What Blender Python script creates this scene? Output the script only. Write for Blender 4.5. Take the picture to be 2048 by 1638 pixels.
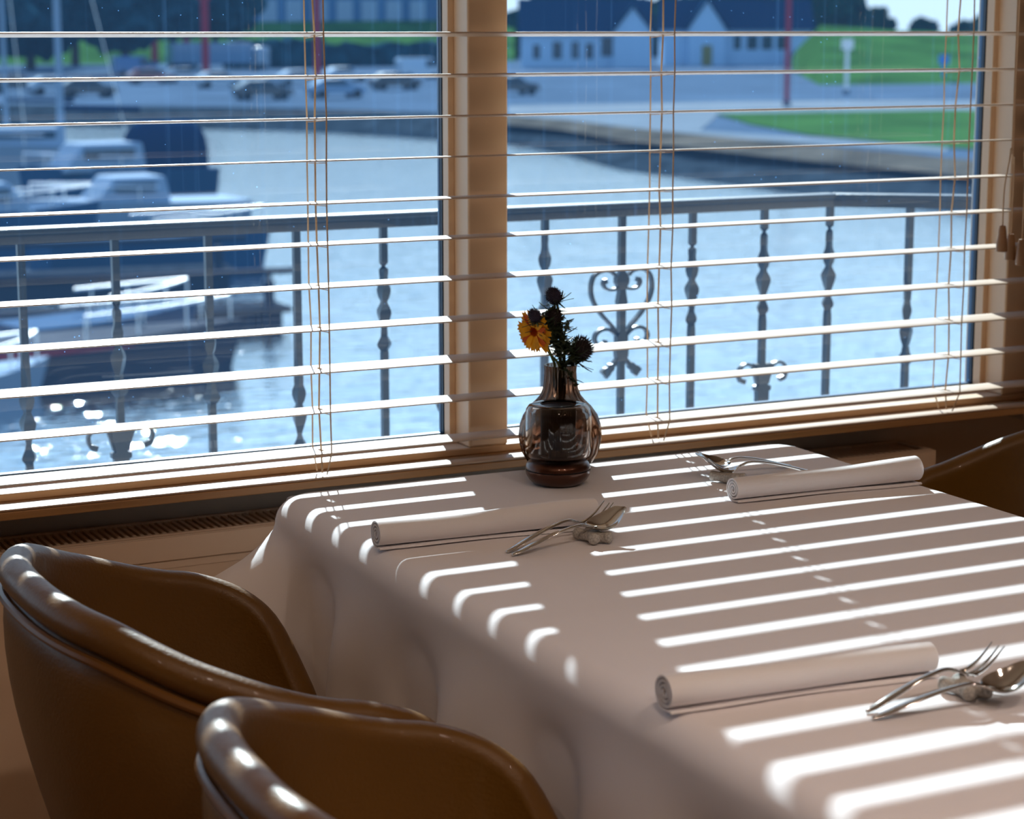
import bpy, bmesh, math, random
from mathutils import Vector, Matrix, noise
random.seed(7)
for o in list(bpy.data.objects): bpy.data.objects.remove(o)
SC = bpy.context.scene
COL = SC.collection
PI = math.pi

# ------------------------------------------------------------------ camera
EYE = 1.35
PITCH, YAW = math.radians(10.38), math.radians(26.785)
cd = bpy.data.cameras.new('camera'); cam = bpy.data.objects.new('camera', cd); COL.objects.link(cam)
cam.location = (0, 0, EYE)
cam.rotation_euler = (PI/2 - PITCH, 0, -YAW)
cd.sensor_width = 36; cd.lens = 4160/2048*36
cd.clip_start = .05; cd.clip_end = 2000
cd.dof.use_dof = True; cd.dof.focus_distance = 2.52; cd.dof.aperture_fstop = 7.5
SC.camera = cam

# ------------------------------------------------------------------ sky
w = bpy.data.worlds.new('sky'); SC.world = w; w.use_nodes = True
nt = w.node_tree; nt.nodes.clear()
def N(t, kind, **kw):
    n = t.nodes.new(kind)
    for k, v in kw.items(): setattr(n, k, v)
    return n
out = N(nt, 'ShaderNodeOutputWorld'); bg = N(nt, 'ShaderNodeBackground')
tc = N(nt, 'ShaderNodeTexCoord'); sp = N(nt, 'ShaderNodeSeparateXYZ'); rp = N(nt, 'ShaderNodeValToRGB')
nt.links.new(tc.outputs['Generated'], sp.inputs[0]); nt.links.new(sp.outputs['Z'], rp.inputs[0])
cr = rp.color_ramp
cr.elements[0].position = 0.0; cr.elements[0].color = (.80, .90, 1.0, 1)
cr.elements[1].position = .9; cr.elements[1].color = (.25, .46, .88, 1)
e = cr.elements.new(.10); e.color = (.78, .91, 1.0, 1)
e = cr.elements.new(.35); e.color = (.50, .74, 1.0, 1)
nt.links.new(rp.outputs[0], bg.inputs[0]); bg.inputs[1].default_value = 1.28
nt.links.new(bg.outputs[0], out.inputs[0])

# ------------------------------------------------------------------ sun
SUN = Vector((.331, 1, .659)).normalized()
sd = bpy.data.lights.new('sun', 'SUN'); so = bpy.data.objects.new('sun', sd); COL.objects.link(so)
so.rotation_euler = SUN.to_track_quat('Z', 'Y').to_euler()
sd.energy = 13; sd.color = (1, .94, .86); sd.angle = math.radians(.55)

# ------------------------------------------------------------------ exposure, sampling
vs = SC.view_settings
SC.display_settings.display_device = 'sRGB'
vs.view_transform = 'Standard'; vs.look = 'None'; vs.gamma = 1; vs.use_curve_mapping = False; vs.exposure = 0
cy = SC.cycles
cy.max_bounces = 10; cy.diffuse_bounces = 5; cy.glossy_bounces = 5; cy.transmission_bounces = 10
cy.transparent_max_bounces = 24
cy.use_denoising = True
cy.sample_clamp_indirect = 6; cy.caustics_reflective = False; cy.caustics_refractive = False

# ------------------------------------------------------------------ pixel -> world
FPX = 4160.0
fh = Vector((math.sin(YAW), math.cos(YAW), 0)); R_ = Vector((math.cos(YAW), -math.sin(YAW), 0))
FW = fh*math.cos(PITCH) - Vector((0, 0, math.sin(PITCH))); UP = fh*math.sin(PITCH) + Vector((0, 0, math.cos(PITCH)))
def ray(px, py): return FW*FPX + R_*(px-1024) - UP*(py-819)
def atz(px, py, z):
    d = ray(px, py); return Vector((0, 0, EYE)) + d*((z-EYE)/d.z)
def aty(px, py, y):
    d = ray(px, py); return Vector((0, 0, EYE)) + d*(y/d.y)

# ------------------------------------------------------------------ materials
def mat(name, col, rough=.5, metal=0, spec=.5, bump=0, bscale=50, var=0, vscale=8, stretch=(1, 1, 1), coat=0, emis=None, sheen=0, trans=0, ior=1.45):
    m = bpy.data.materials.new(name); m.use_nodes = True; t = m.node_tree; b = t.nodes['Principled BSDF']
    b.inputs['Base Color'].default_value = (*col, 1); b.inputs['Roughness'].default_value = rough
    b.inputs['Metallic'].default_value = metal; b.inputs['Specular IOR Level'].default_value = spec
    b.inputs['Coat Weight'].default_value = coat; b.inputs['Sheen Weight'].default_value = sheen
    b.inputs['Transmission Weight'].default_value = trans; b.inputs['IOR'].default_value = ior
    if emis: b.inputs['Emission Color'].default_value = (*emis[:3], 1); b.inputs['Emission Strength'].default_value = emis[3]
    if bump or var:
        tc = N(t, 'ShaderNodeTexCoord'); mp = N(t, 'ShaderNodeMapping'); mp.inputs['Scale'].default_value = stretch
        t.links.new(tc.outputs['Object'], mp.inputs[0])
    if var:
        n = N(t, 'ShaderNodeTexNoise'); n.inputs['Scale'].default_value = vscale; n.inputs['Detail'].default_value = 4
        t.links.new(mp.outputs[0], n.inputs[0])
        r = N(t, 'ShaderNodeValToRGB'); r.color_ramp.elements[0].position = .3; r.color_ramp.elements[1].position = .7
        r.color_ramp.elements[0].color = (*[c*(1-var) for c in col], 1); r.color_ramp.elements[1].color = (*[min(1, c*(1+var)) for c in col], 1)
        t.links.new(n.outputs[0], r.inputs[0]); t.links.new(r.outputs[0], b.inputs['Base Color'])
    if bump:
        n = N(t, 'ShaderNodeTexNoise'); n.inputs['Scale'].default_value = bscale; n.inputs['Detail'].default_value = 3
        t.links.new(mp.outputs[0], n.inputs[0])
        bp = N(t, 'ShaderNodeBump'); bp.inputs['Strength'].default_value = bump; bp.inputs['Distance'].default_value = .002
        t.links.new(n.outputs[0], bp.inputs['Height']); t.links.new(bp.outputs[0], b.inputs['Normal'])
    return m

M = {}
M['wall'] = mat('painted_wall', (.50, .43, .36), .8, bump=.2, bscale=80)
M['ceiling'] = mat('ceiling_paint', (.75, .68, .60), .9)
M['floor'] = mat('oak_floor', (.30, .18, .10), .4, var=.25, vscale=3, stretch=(1, 8, 1))
M['frame'] = mat('cream_window_paint', (.66, .46, .30), .42, bump=.15, bscale=30, var=.03)
M['board'] = mat('oak_sill', (.42, .23, .10), .4, var=.22, vscale=6, stretch=(.6, 12, 12), bump=.1)
M['gasket'] = mat('dark_gasket', (.012, .028, .05), .35)
M['outer'] = mat('outer_frame_blue', (.05, .12, .22), .4)
M['slat'] = mat('cream_slat', (.53, .40, .30), .38, var=.04, vscale=10, stretch=(1, 60, 1), bump=.12, bscale=20)
M['cord'] = mat('cream_cord', (.66, .49, .33), .8, bump=.5, bscale=600)
M['tassel'] = mat('wood_tassel', (.34, .19, .10), .5, var=.2, vscale=40, stretch=(1, 1, .2))
M['cloth'] = mat('white_tablecloth', (.82, .79, .81), .85, bump=.10, bscale=900, var=.02, vscale=6, sheen=.15)
M['napkin'] = mat('white_napkin', (.88, .85, .87), .9, bump=.15, bscale=700, sheen=.15)
M['napkin'].node_tree.nodes['Principled BSDF'].inputs['Subsurface Radius'].default_value = (1, .92, .92)
M['napkin'].node_tree.nodes['Principled BSDF'].inputs['Subsurface Weight'].default_value = .45
M['napkin'].node_tree.nodes['Principled BSDF'].inputs['Subsurface Scale'].default_value = .006
M['steel'] = mat('polished_steel', (.62, .60, .57), .09, 1)
M['stone'] = mat('speckled_stoneware', (.42, .39, .35), .7, var=.35, vscale=420, bump=.5, bscale=300)
M['leather'] = mat('cognac_leather', (.125, .054, .005), .42, spec=.5, bump=.22, bscale=260, var=.12, vscale=5, coat=.08)
M['piping'] = mat('cognac_piping', (.15, .062, .012), .35, spec=.5)
M['oak'] = mat('oak_leg', (.36, .22, .11), .45, var=.2, vscale=12, stretch=(6, 6, 1))
M['radiator'] = mat('radiator_enamel', (.78, .60, .44), .4)
M['bronze'] = mat('bronze_brown', (.085, .032, .018), .3, .85, coat=.4)
M['bronze_dark'] = mat('bronze_dark', (.02, .010, .008), .4, .6)
M['core'] = mat('ribbed_core', (.045, .028, .024), .35, .3)
M['petal'] = mat('yellow_petal', (.85, .36, .012), .6, var=.25, vscale=60, spec=.2)
M['petal2'] = mat('orange_petal_base', (.62, .10, .01), .6, spec=.2)
M['green'] = mat('stem_green', (.10, .13, .03), .6, var=.3, vscale=60)
M['thistle'] = mat('thistle_violet', (.030, .022, .045), .7, var=.3, vscale=90)
M['thistle_dark'] = mat('thistle_dark', (.018, .010, .010), .75)
M['bract'] = mat('thistle_bract', (.030, .045, .016), .6, var=.3, vscale=90)
M['iron'] = mat('painted_iron', (.020, .026, .032), .38, bump=.4, bscale=120, spec=.6)
M['metal'] = mat('white_metal', (.7, .7, .7), .35, .6)

def glass_pane_mat():
    m = bpy.data.materials.new('window_glass'); m.use_nodes = True; t = m.node_tree; t.nodes.clear()
    o = N(t, 'ShaderNodeOutputMaterial'); tr = N(t, 'ShaderNodeBsdfTransparent'); gl = N(t, 'ShaderNodeBsdfGlossy')
    tr.inputs[0].default_value = (.70, .87, .985, 1); gl.inputs['Roughness'].default_value = .01
    fr = N(t, 'ShaderNodeFresnel'); fr.inputs[0].default_value = 1.45
    mx = N(t, 'ShaderNodeMixShader'); t.links.new(fr.outputs[0], mx.inputs[0]); t.links.new(tr.outputs[0], mx.inputs[1]); t.links.new(gl.outputs[0], mx.inputs[2])
    # fine dust specks and rain streaks, plus an even painted-in haze veil
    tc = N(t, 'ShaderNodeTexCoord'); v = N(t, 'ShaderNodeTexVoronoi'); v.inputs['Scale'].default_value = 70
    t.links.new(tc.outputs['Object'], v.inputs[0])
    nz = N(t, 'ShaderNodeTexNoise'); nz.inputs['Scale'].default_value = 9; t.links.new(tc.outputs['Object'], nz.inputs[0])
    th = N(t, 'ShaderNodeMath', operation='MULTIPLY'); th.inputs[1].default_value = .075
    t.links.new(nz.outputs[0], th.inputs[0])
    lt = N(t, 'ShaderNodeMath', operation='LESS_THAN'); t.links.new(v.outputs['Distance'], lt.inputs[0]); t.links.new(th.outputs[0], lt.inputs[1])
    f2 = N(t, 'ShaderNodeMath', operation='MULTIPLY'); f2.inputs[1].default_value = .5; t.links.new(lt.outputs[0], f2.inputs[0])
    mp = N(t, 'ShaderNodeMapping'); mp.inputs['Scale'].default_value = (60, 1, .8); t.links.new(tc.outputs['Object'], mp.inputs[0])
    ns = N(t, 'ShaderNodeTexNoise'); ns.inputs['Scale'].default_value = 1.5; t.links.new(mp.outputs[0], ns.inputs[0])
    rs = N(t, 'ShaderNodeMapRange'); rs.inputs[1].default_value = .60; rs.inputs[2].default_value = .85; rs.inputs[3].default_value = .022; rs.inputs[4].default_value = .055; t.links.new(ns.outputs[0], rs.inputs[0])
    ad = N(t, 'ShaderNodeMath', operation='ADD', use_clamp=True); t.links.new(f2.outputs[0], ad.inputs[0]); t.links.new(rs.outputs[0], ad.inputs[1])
    ds = N(t, 'ShaderNodeBsdfTranslucent'); ds.inputs[0].default_value = (.14, .42, .95, 1)  # blue colour imitates a hazy veil of light over the outside view
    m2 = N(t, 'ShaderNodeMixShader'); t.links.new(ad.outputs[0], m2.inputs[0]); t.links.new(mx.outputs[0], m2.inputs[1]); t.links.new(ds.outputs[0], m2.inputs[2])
    t.links.new(m2.outputs[0], o.inputs[0]); return m
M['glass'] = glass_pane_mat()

def thick_glass(name, col, rough=0.0):
    m = bpy.data.materials.new(name); m.use_nodes = True; t = m.node_tree; t.nodes.clear()
    o = N(t, 'ShaderNodeOutputMaterial'); g = N(t, 'ShaderNodeBsdfGlass'); g.inputs['Color'].default_value = (*col, 1)
    g.inputs['Roughness'].default_value = rough; g.inputs['IOR'].default_value = 1.46
    t.links.new(g.outputs[0], o.inputs[0]); return m
M['lamp_glass'] = thick_glass('clear_smoked_glass', (.80, .75, .72))
M['vase_glass'] = thick_glass('brown_smoked_glass', (.60, .50, .44))

def water_mat():
    m = mat('harbour_water', (.92, .97, 1.0), .045, 1.0)
    t = m.node_tree; b = t.nodes['Principled BSDF']
    tc = N(t, 'ShaderNodeTexCoord')
    mp = N(t, 'ShaderNodeMapping'); mp.inputs['Scale'].default_value = (1, 2.2, 1); mp.inputs['Rotation'].default_value = (0, 0, .35)
    t.links.new(tc.outputs['Object'], mp.inputs[0])
    n1 = N(t, 'ShaderNodeTexNoise'); n1.inputs['Scale'].default_value = 1.6; n1.inputs['Detail'].default_value = 3; n1.inputs['Roughness'].default_value = .5
    t.links.new(mp.outputs[0], n1.inputs[0])
    bp = N(t, 'ShaderNodeBump'); bp.inputs['Strength'].default_value = 1.0; bp.inputs['Distance'].default_value = .048
    t.links.new(n1.outputs[0], bp.inputs['Height']); t.links.new(bp.outputs[0], b.inputs['Normal'])
    return m
M['water'] = water_mat()
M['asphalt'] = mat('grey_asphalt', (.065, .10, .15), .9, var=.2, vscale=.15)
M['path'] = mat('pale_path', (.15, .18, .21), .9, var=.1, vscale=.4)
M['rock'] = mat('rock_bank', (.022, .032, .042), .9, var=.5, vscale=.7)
M['sand'] = mat('brown_shore', (.085, .075, .060), .9, var=.35, vscale=.3)
M['grass'] = mat('mown_grass', (.035, .095, .022), .9, var=.35, vscale=.15)
M['foliage'] = mat('tree_foliage', (.007, .030, .020), .8, var=.5, vscale=.6)
M['hedge'] = mat('hedge_foliage', (.012, .040, .055), .8, var=.5, vscale=.6)
M['bark'] = mat('bark', (.06, .04, .03), .9)
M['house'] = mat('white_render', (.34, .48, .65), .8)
M['roof'] = mat('slate_roof', (.008, .030, .070), .7)
M['pane'] = mat('dark_pane', (.03, .05, .07), .1)
M['yellow'] = mat('yellow_door', (.22, .19, .06), .6)
M['hall'] = mat('blue_grey_cladding', (.07, .15, .28), .7, var=.25, vscale=1.2, stretch=(1, 1, .02))
M['red'] = mat('red_paint', (.30, .03, .045), .6)
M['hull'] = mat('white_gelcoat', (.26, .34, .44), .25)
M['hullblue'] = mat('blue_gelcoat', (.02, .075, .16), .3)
M['canvas'] = mat('navy_canvas', (.005, .02, .06), .8)
M['jetty'] = mat('jetty_planks', (.03, .038, .05), .7, var=.3, vscale=3)
M['darkhull'] = mat('dark_hull', (.03, .04, .06), .4)
M['tyre'] = mat('tyre_rubber', (.015, .015, .017), .8)
M['signblue'] = mat('blue_sign', (.05, .20, .60), .6)
for k in ('asphalt', 'path', 'rock', 'sand', 'grass', 'foliage', 'hedge', 'bark', 'house', 'roof', 'hall', 'jetty', 'canvas', 'yellow', 'red'):
    M[k].node_tree.nodes['Principled BSDF'].inputs['Specular IOR Level'].default_value = 0
for k in ('hull', 'hullblue', 'darkhull'):
    M[k].node_tree.nodes['Principled BSDF'].inputs['Specular IOR Level'].default_value = .03
    M[k].node_tree.nodes['Principled BSDF'].inputs['Roughness'].default_value = .9
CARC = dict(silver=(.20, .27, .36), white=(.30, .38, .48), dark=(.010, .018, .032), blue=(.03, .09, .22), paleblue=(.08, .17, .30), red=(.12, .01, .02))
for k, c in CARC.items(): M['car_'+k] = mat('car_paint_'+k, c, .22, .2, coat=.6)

# ------------------------------------------------------------------ mesh building
class MB:
    def __init__(s): s.v = []; s.f = []
    def add(s, vs, fs):
        o = len(s.v); s.v += [tuple(p) for p in vs]; s.f += [tuple(i+o for i in f) for f in fs]; return s
    def box(s, x0, y0, z0, x1, y1, z1):
        v = [(x, y, z) for z in (z0, z1) for y in (y0, y1) for x in (x0, x1)]
        return s.add(v, [(0, 2, 3, 1), (4, 5, 7, 6), (0, 1, 5, 4), (2, 6, 7, 3), (0, 4, 6, 2), (1, 3, 7, 5)])
    def rings(s, rings, closed=True, caps=True, loop=False):
        n = len(rings[0]); o = len(s.v); vs = [tuple(p) for r in rings for p in r]; fs = []
        L = len(rings)
        for i in range(L if loop else L-1):
            a, b = i*n, ((i+1) % L)*n
            for j in range(n if closed else n-1):
                k = (j+1) % n; fs.append((a+j, a+k, b+k, b+j))
        if caps and not loop and closed:
            fs.append(tuple(range(n-1, -1, -1))); fs.append(tuple((L-1)*n+j for j in range(n)))
        return s.add(vs, fs)
    def tube(s, pts, r, n=8, taper=None, flat=None):
        pts = [Vector(p) for p in pts]; rr = r if isinstance(r, (list, tuple)) else [r]*len(pts)
        t0 = (pts[1]-pts[0]).normalized(); a = Vector((0, 0, 1)) if abs(t0.z) < .9 else Vector((1, 0, 0))
        u = t0.cross(a).normalized(); rg = []
        for i, p in enumerate(pts):
            t = (pts[min(i+1, len(pts)-1)] - pts[max(i-1, 0)]).normalized()
            u = (u - t*u.dot(t)); u.normalize(); v = t.cross(u)
            rg.append([p + u*math.cos(2*PI*k/n)*rr[i] + v*math.sin(2*PI*k/n)*rr[i] for k in range(n)])
        return s.rings(rg)
    def lathe(s, prof, c=(0, 0, 0), n=48, wob=None, close=False):
        rg = []
        for r, z in prof:
            rg.append([(c[0]+(r*(wob(k/n, z) if wob else 1))*math.cos(2*PI*k/n), c[1]+(r*(wob(k/n, z) if wob else 1))*math.sin(2*PI*k/n), c[2]+z) for k in range(n)])
        return s.rings(rg, caps=not close, loop=close)
    def build(s, name, m, parent=None, smooth=True, bevel=0, sharp=40, loc=None):
        me = bpy.data.meshes.new(name); me.from_pydata(s.v, [], s.f); me.update()
        bm = bmesh.new(); bm.from_mesh(me); bmesh.ops.recalc_face_normals(bm, faces=bm.faces); bm.to_mesh(me); bm.free()
        me.materials.append(m if not isinstance(m, str) else M[m])
        o = bpy.data.objects.new(name, me); COL.objects.link(o)
        if smooth:
            for p in me.polygons: p.use_smooth = True
            me.set_sharp_from_angle(angle=math.radians(sharp))
        if bevel:
            b = o.modifiers.new('bevel', 'BEVEL'); b.width = bevel; b.segments = 2; b.limit_method = 'ANGLE'
        if parent: o.parent = parent
        if loc is not None: o.location = loc
        return o
def tag(o, label=None, cat=None, group=None, kind=None):
    if label: o['label'] = label
    if cat: o['category'] = cat
    if group: o['group'] = group
    if kind: o['kind'] = kind
    return o
def thing(name, label, cat, loc=(0, 0, 0), rz=0, group=None):
    o = bpy.data.objects.new(name, None); COL.objects.link(o); o.location = loc; o.rotation_euler = (0, 0, rz); o.empty_display_size = .05
    return tag(o, label, cat, group)
def copy_tree(o, parent=None):
    c = o.copy(); COL.objects.link(c); c.parent = parent
    for ch in list(o.children): copy_tree(ch, c)
    return c
def struct(o, label=None, cat=None): return tag(o, label, cat, kind='structure')
def sm(a, b, x): x = max(0, min(1, (x-a)/(b-a))); return x*x*(3-2*x)
def catmull(P, k=6):
    P = [Vector(p) for p in P]; Q = [P[0]*2-P[1]] + P + [P[-1]*2-P[-2]]; out = []
    for i in range(1, len(Q)-2):
        for j in range(k):
            t = j/k; a, b, c, d = Q[i-1:i+3]
            out.append(.5*((2*b)+(c-a)*t+(2*a-5*b+4*c-d)*t*t+(-a+3*b-3*c+d)*t**3))
    out.append(P[-1]); return out
def interp(tab, x):       # monotone cubic through the table
    n = len(tab); d = [(tab[i+1][1]-tab[i][1])/(tab[i+1][0]-tab[i][0]) for i in range(n-1)]
    m = [0 if i in (0, n-1) else (0 if d[i-1]*d[i] <= 0 else 2*d[i-1]*d[i]/(d[i-1]+d[i])) for i in range(n)]
    for i in range(n-1):
        x0, y0 = tab[i]; x1, y1 = tab[i+1]
        if x <= x1:
            h = x1-x0; t = max(0, (x-x0)/h)
            return (2*t**3-3*t*t+1)*y0+(t**3-2*t*t+t)*h*m[i]+(3*t*t-2*t**3)*y1+(t**3-t*t)*h*m[i+1]
    return tab[-1][1]

# ------------------------------------------------------------------ room shell
XL, XR, YB, HC = -3.0, 4.2, -3.6, 2.75
SILL = EYE-.6056
struct(MB().box(XL, YB, -.1, XR, 3.0, 0).build('floor', 'floor', smooth=False), 'wooden floor of the restaurant', 'floor')
struct(MB().box(XL, YB, HC, XR, 3.0, HC+.1).build('ceiling', 'ceiling', smooth=False), 'pale ceiling of the restaurant', 'ceiling')
struct(MB().box(XL-.1, YB, -.1, XL, 3.0, HC+.1).build('wall_left', 'wall', smooth=False), 'side wall left of the tables', 'wall')
struct(MB().box(XR, YB, -.1, XR+.1, 3.0, HC+.1).build('wall_right', 'wall', smooth=False), 'side wall right of the tables', 'wall')
struct(MB().box(XL-.1, YB-.1, -.1, XR+.1, YB, HC+.1).build('wall_back', 'wall', smooth=False), 'rear wall of the dining room', 'wall')
PW = .9913; MUL = [2.284-PW*(i) for i in range(0, 5)]      # left edges of the posts; the first is the right post
struct(MB().box(XL, 2.80, 0, XR, 2.90, SILL-.08).box(XL, 2.80, SILL-.08, XR, 2.818, SILL-.001).build('wall_below_window', 'wall', smooth=False), 'grey brown wall below the wooden window board', 'wall')
struct(MB().box(XL, 2.72, 2.45, XR, 2.9, HC).build('wall_above_window', 'wall', smooth=False), 'wall above the window head', 'wall')
struct(MB().box(XL, 2.72, SILL-.05, MUL[4], 2.9, 2.45).build('wall_window_left', 'wall', smooth=False), 'wall left of the windows', 'wall')
struct(MB().box(2.345, 2.715, SILL-.05, XR, 2.79, 2.45).build('wall_window_right', 'wall', smooth=False), 'tan wall at the right end of the blind', 'wall')
struct(MB().box(MUL[4]-.1, 2.637, SILL-.0215, 2.9, 2.80, SILL-.0109).build('trim_1', 'board', bevel=.001), 'oak window board running under the blind', 'window sill')
struct(MB().box(MUL[4], 2.70, SILL-.0109, 2.345, 2.80, SILL).build('trim_2', 'frame', bevel=.002), 'cream lower frame rail above the window board', 'window frame')
for i, x in enumerate(MUL):
    x1 = x+.0637
    o = MB().box(x, 2.70, SILL, x1, 2.80, 2.45).build('trim_%d' % (i+3), 'frame', bevel=.003)
    struct(o, ['cream post at the right edge of the window', 'cream mullion between the two visible panes', 'cream mullion left of the view', 'cream mullion further left', 'cream end post of the window'][i], 'window post')
for i in range(4):
    xa, xb = MUL[i+1]+.0637, MUL[i]
    r = bpy.data.objects.new('window_%d' % (i+1), None); COL.objects.link(r); r.location = (xa, 2.75, SILL)
    struct(r, ['right window pane in cream beads behind the blind', 'left window pane in cream beads behind the blind', 'window pane left of the view', 'window pane at the far left'][i], 'window')
    W_, H_ = xb-xa, 2.45-SILL
    b = MB(); t = .010
    b.box(0, -.004, 0, t, .015, H_).box(W_-t, -.004, 0, W_, .015, H_).box(t, -.004, 0, W_-t, .015, .010).box(t, -.004, H_-t, W_-t, .015, H_)
    b.build('glazing_bead', 'frame', r, bevel=.001)
    g = MB(); t2 = .0105
    g.box(0, .018, 0, t2, .024, H_).box(W_-t2, .018, 0, W_, .024, H_).box(t2, .018, 0, W_-t2, .024, .012).box(t2, .018, H_-t2, W_-t2, .024, H_)
    g.build('gasket', 'gasket', r)
    g = MB(); t2 = .0115
    g.box(0, .024, 0, t2, .031, H_).box(W_-t2, .024, 0, W_, .031, H_).box(t2, .024, 0, W_-t2, .031, .012).box(t2, .024, H_-t2, W_-t2, .031, H_)
    g.build('outer_frame', 'outer', r, bevel=.001)
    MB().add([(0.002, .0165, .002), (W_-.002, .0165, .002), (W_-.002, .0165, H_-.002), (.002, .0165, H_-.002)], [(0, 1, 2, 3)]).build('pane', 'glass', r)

# ------------------------------------------------------------------ venetian blind
YS, SW, ST, PITCHZ = 2.652, .0625, .0024, .0574
BX0, BX1 = -.75, 2.62
LADX = [-.588, -.045, .498, 1.041, 1.584, 2.127]
blind = thing('venetian_blind', 'wide cream wooden venetian blind hanging in front of the window', 'blind', (0, YS, 0))
sl = [-.0021, -.0237, -.0452, -.0667, -.0887, -.1101, -.1323, -.1545, -.1768, -.198, -.220]
kk = [.075, .072, .068, .060, .045, .04, .03, .03, .0, .045, .05]
zs = [(EYE+s*(YS-SW/2), k) for s, k in zip(sl, kk)]
ztop = zs[0][0]; n = 1
while ztop + n*PITCHZ < 2.32:
    zs.insert(0, (ztop+n*PITCHZ, random.choice([.03, .0, -.03, -.04]) if n > 2 else .05)); n += 1
def slat_mesh(k):
    # one slat with routed cord slots; x spans [BX0,BX1], y local, z local
    xs = [BX0]; hole = []
    for lx in LADX:
        xs += [lx-.0035, lx+.0035]; hole.append(len(xs)-2)
    xs += [BX1]
    ys = [-SW/2, -SW/2+.0012, -.010, .010, SW/2-.0012, SW/2]
    b = MB(); nx, ny = len(xs), len(ys)
    def zz(y, top, j):
        e = .0006 if j in (0, ny-1) else 0
        return -k*y + (ST/2-e if top else -ST/2+e)
    vs = [(x, y, zz(y, top, j)) for top in (1, 0) for x in xs for j, y in enumerate(ys)]
    def I(top, i, j): return (0 if top else nx*ny) + i*ny + j
    fs = []
    for i in range(nx-1):
        for j in range(ny-1):
            if i in hole and j == 2:
                fs += [(I(1, i, j), I(1, i, j+1), I(0, i, j+1), I(0, i, j)), (I(1, i+1, j), I(0, i+1, j), I(0, i+1, j+1), I(1, i+1, j+1)),
                       (I(1, i, j), I(0, i, j), I(0, i+1, j), I(1, i+1, j)), (I(1, i, j+1), I(1, i+1, j+1), I(0, i+1, j+1), I(0, i, j+1))]
                continue
            fs.append((I(1, i, j), I(1, i+1, j), I(1, i+1, j+1), I(1, i, j+1)))
            fs.append((I(0, i, j), I(0, i, j+1), I(0, i+1, j+1), I(0, i+1, j)))
    for i in range(nx-1):
        fs.append((I(1, i, 0), I(0, i, 0), I(0, i+1, 0), I(1, i+1, 0))); fs.append((I(1, i, ny-1), I(1, i+1, ny-1), I(0, i+1, ny-1), I(0, i, ny-1)))
    for j in range(ny-1):
        fs.append((I(1, 0, j), I(1, 0, j+1), I(0, 0, j+1), I(0, 0, j))); fs.append((I(1, nx-1, j), I(0, nx-1, j), I(0, nx-1, j+1), I(1, nx-1, j+1)))
    return b.add(vs, fs)
for zf, k in zs:
    slat_mesh(k).build('slat', 'slat', blind, loc=(0, 0, zf - k*SW/2), sharp=30)
ZB = EYE-.6165; ZR = EYE-.6126
rb = MB(); yy = 2.6525-YS
ring = []
for x in (BX0, BX1):
    ring.append([(x, yy+.0130*math.copysign(abs(math.cos(a))**.6, math.cos(a)), (ZB+ZR)/2+.0001+.0025*math.copysign(abs(math.sin(a))**.6, math.sin(a))) for a in [2*PI*q/16 for q in range(16)]])
rb.rings(ring); rb.build('bottom_rail', 'slat', blind)
MB().box(BX0, -.03, 2.36, BX1, .035, 2.42).build('head_rail', 'frame', blind, bevel=.002)
for lx in LADX:
    rg = MB()
    for yo, dx in ((SW/2+.0012, 0), (-SW/2-.0012, .002)):
        pts = [(lx+dx, yo, 2.36)] + [(lx+dx+random.uniform(-.0012, .0012), yo, zf) for zf, k in zs] + [(lx+dx, yo*.5, ZR+.0035)]
        rg.tube(pts, .0011, 6)
    for i, (zf, k) in enumerate(zs):         # woven rungs under each slat
        rg.tube([(lx+.001, SW/2+.001, zf-k*SW-.0028), (lx, 0, zf-k*SW/2-.0030), (lx+.001, -SW/2-.001, zf-.0028)], .0006, 5)
    rg.build('ladder_cord', 'cord', blind)
    pts = [(lx, 0, 2.36)] + [(lx+random.uniform(-.001, .001), random.uniform(-.004, .004), zf) for zf, k in zs] + [(lx, -.004, ZR+.004)]
    MB().tube(pts, .0013, 6).build('lift_cord', 'cord', blind)
def tassel(px, py_bot, Y, top=2.36, kink=0):
    p = aty(px, py_bot, Y); x, z = p.x, p.z
    pts = [(x, Y-YS, z+.036), (x+.0005, Y-YS, z+.10), (x+kink, Y-YS, z+.16), (x+kink*1.5, Y-YS+.004, z+.26), (x+.004, Y-YS+.006, top-.1), (x+.004, -.02, top)]
    c = MB().tube(catmull(pts, 4), .0012, 6).build('pull_cord', 'cord', blind)
    t = MB().lathe([(.0002, .041), (.0045, .0405), (.0055, .038), (.0085, .014), (.0092, .003), (.0088, 0), (.003, 0), (.003, .002), (.0001, .002)], (x, Y-YS, z), 20)
    t.build('tassel', 'tassel', c)
    return c
tassel(2003, 503, 2.56, kink=.010)
tassel(2020, 519, 2.575)
tassel(2042, 530, 2.55)

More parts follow.
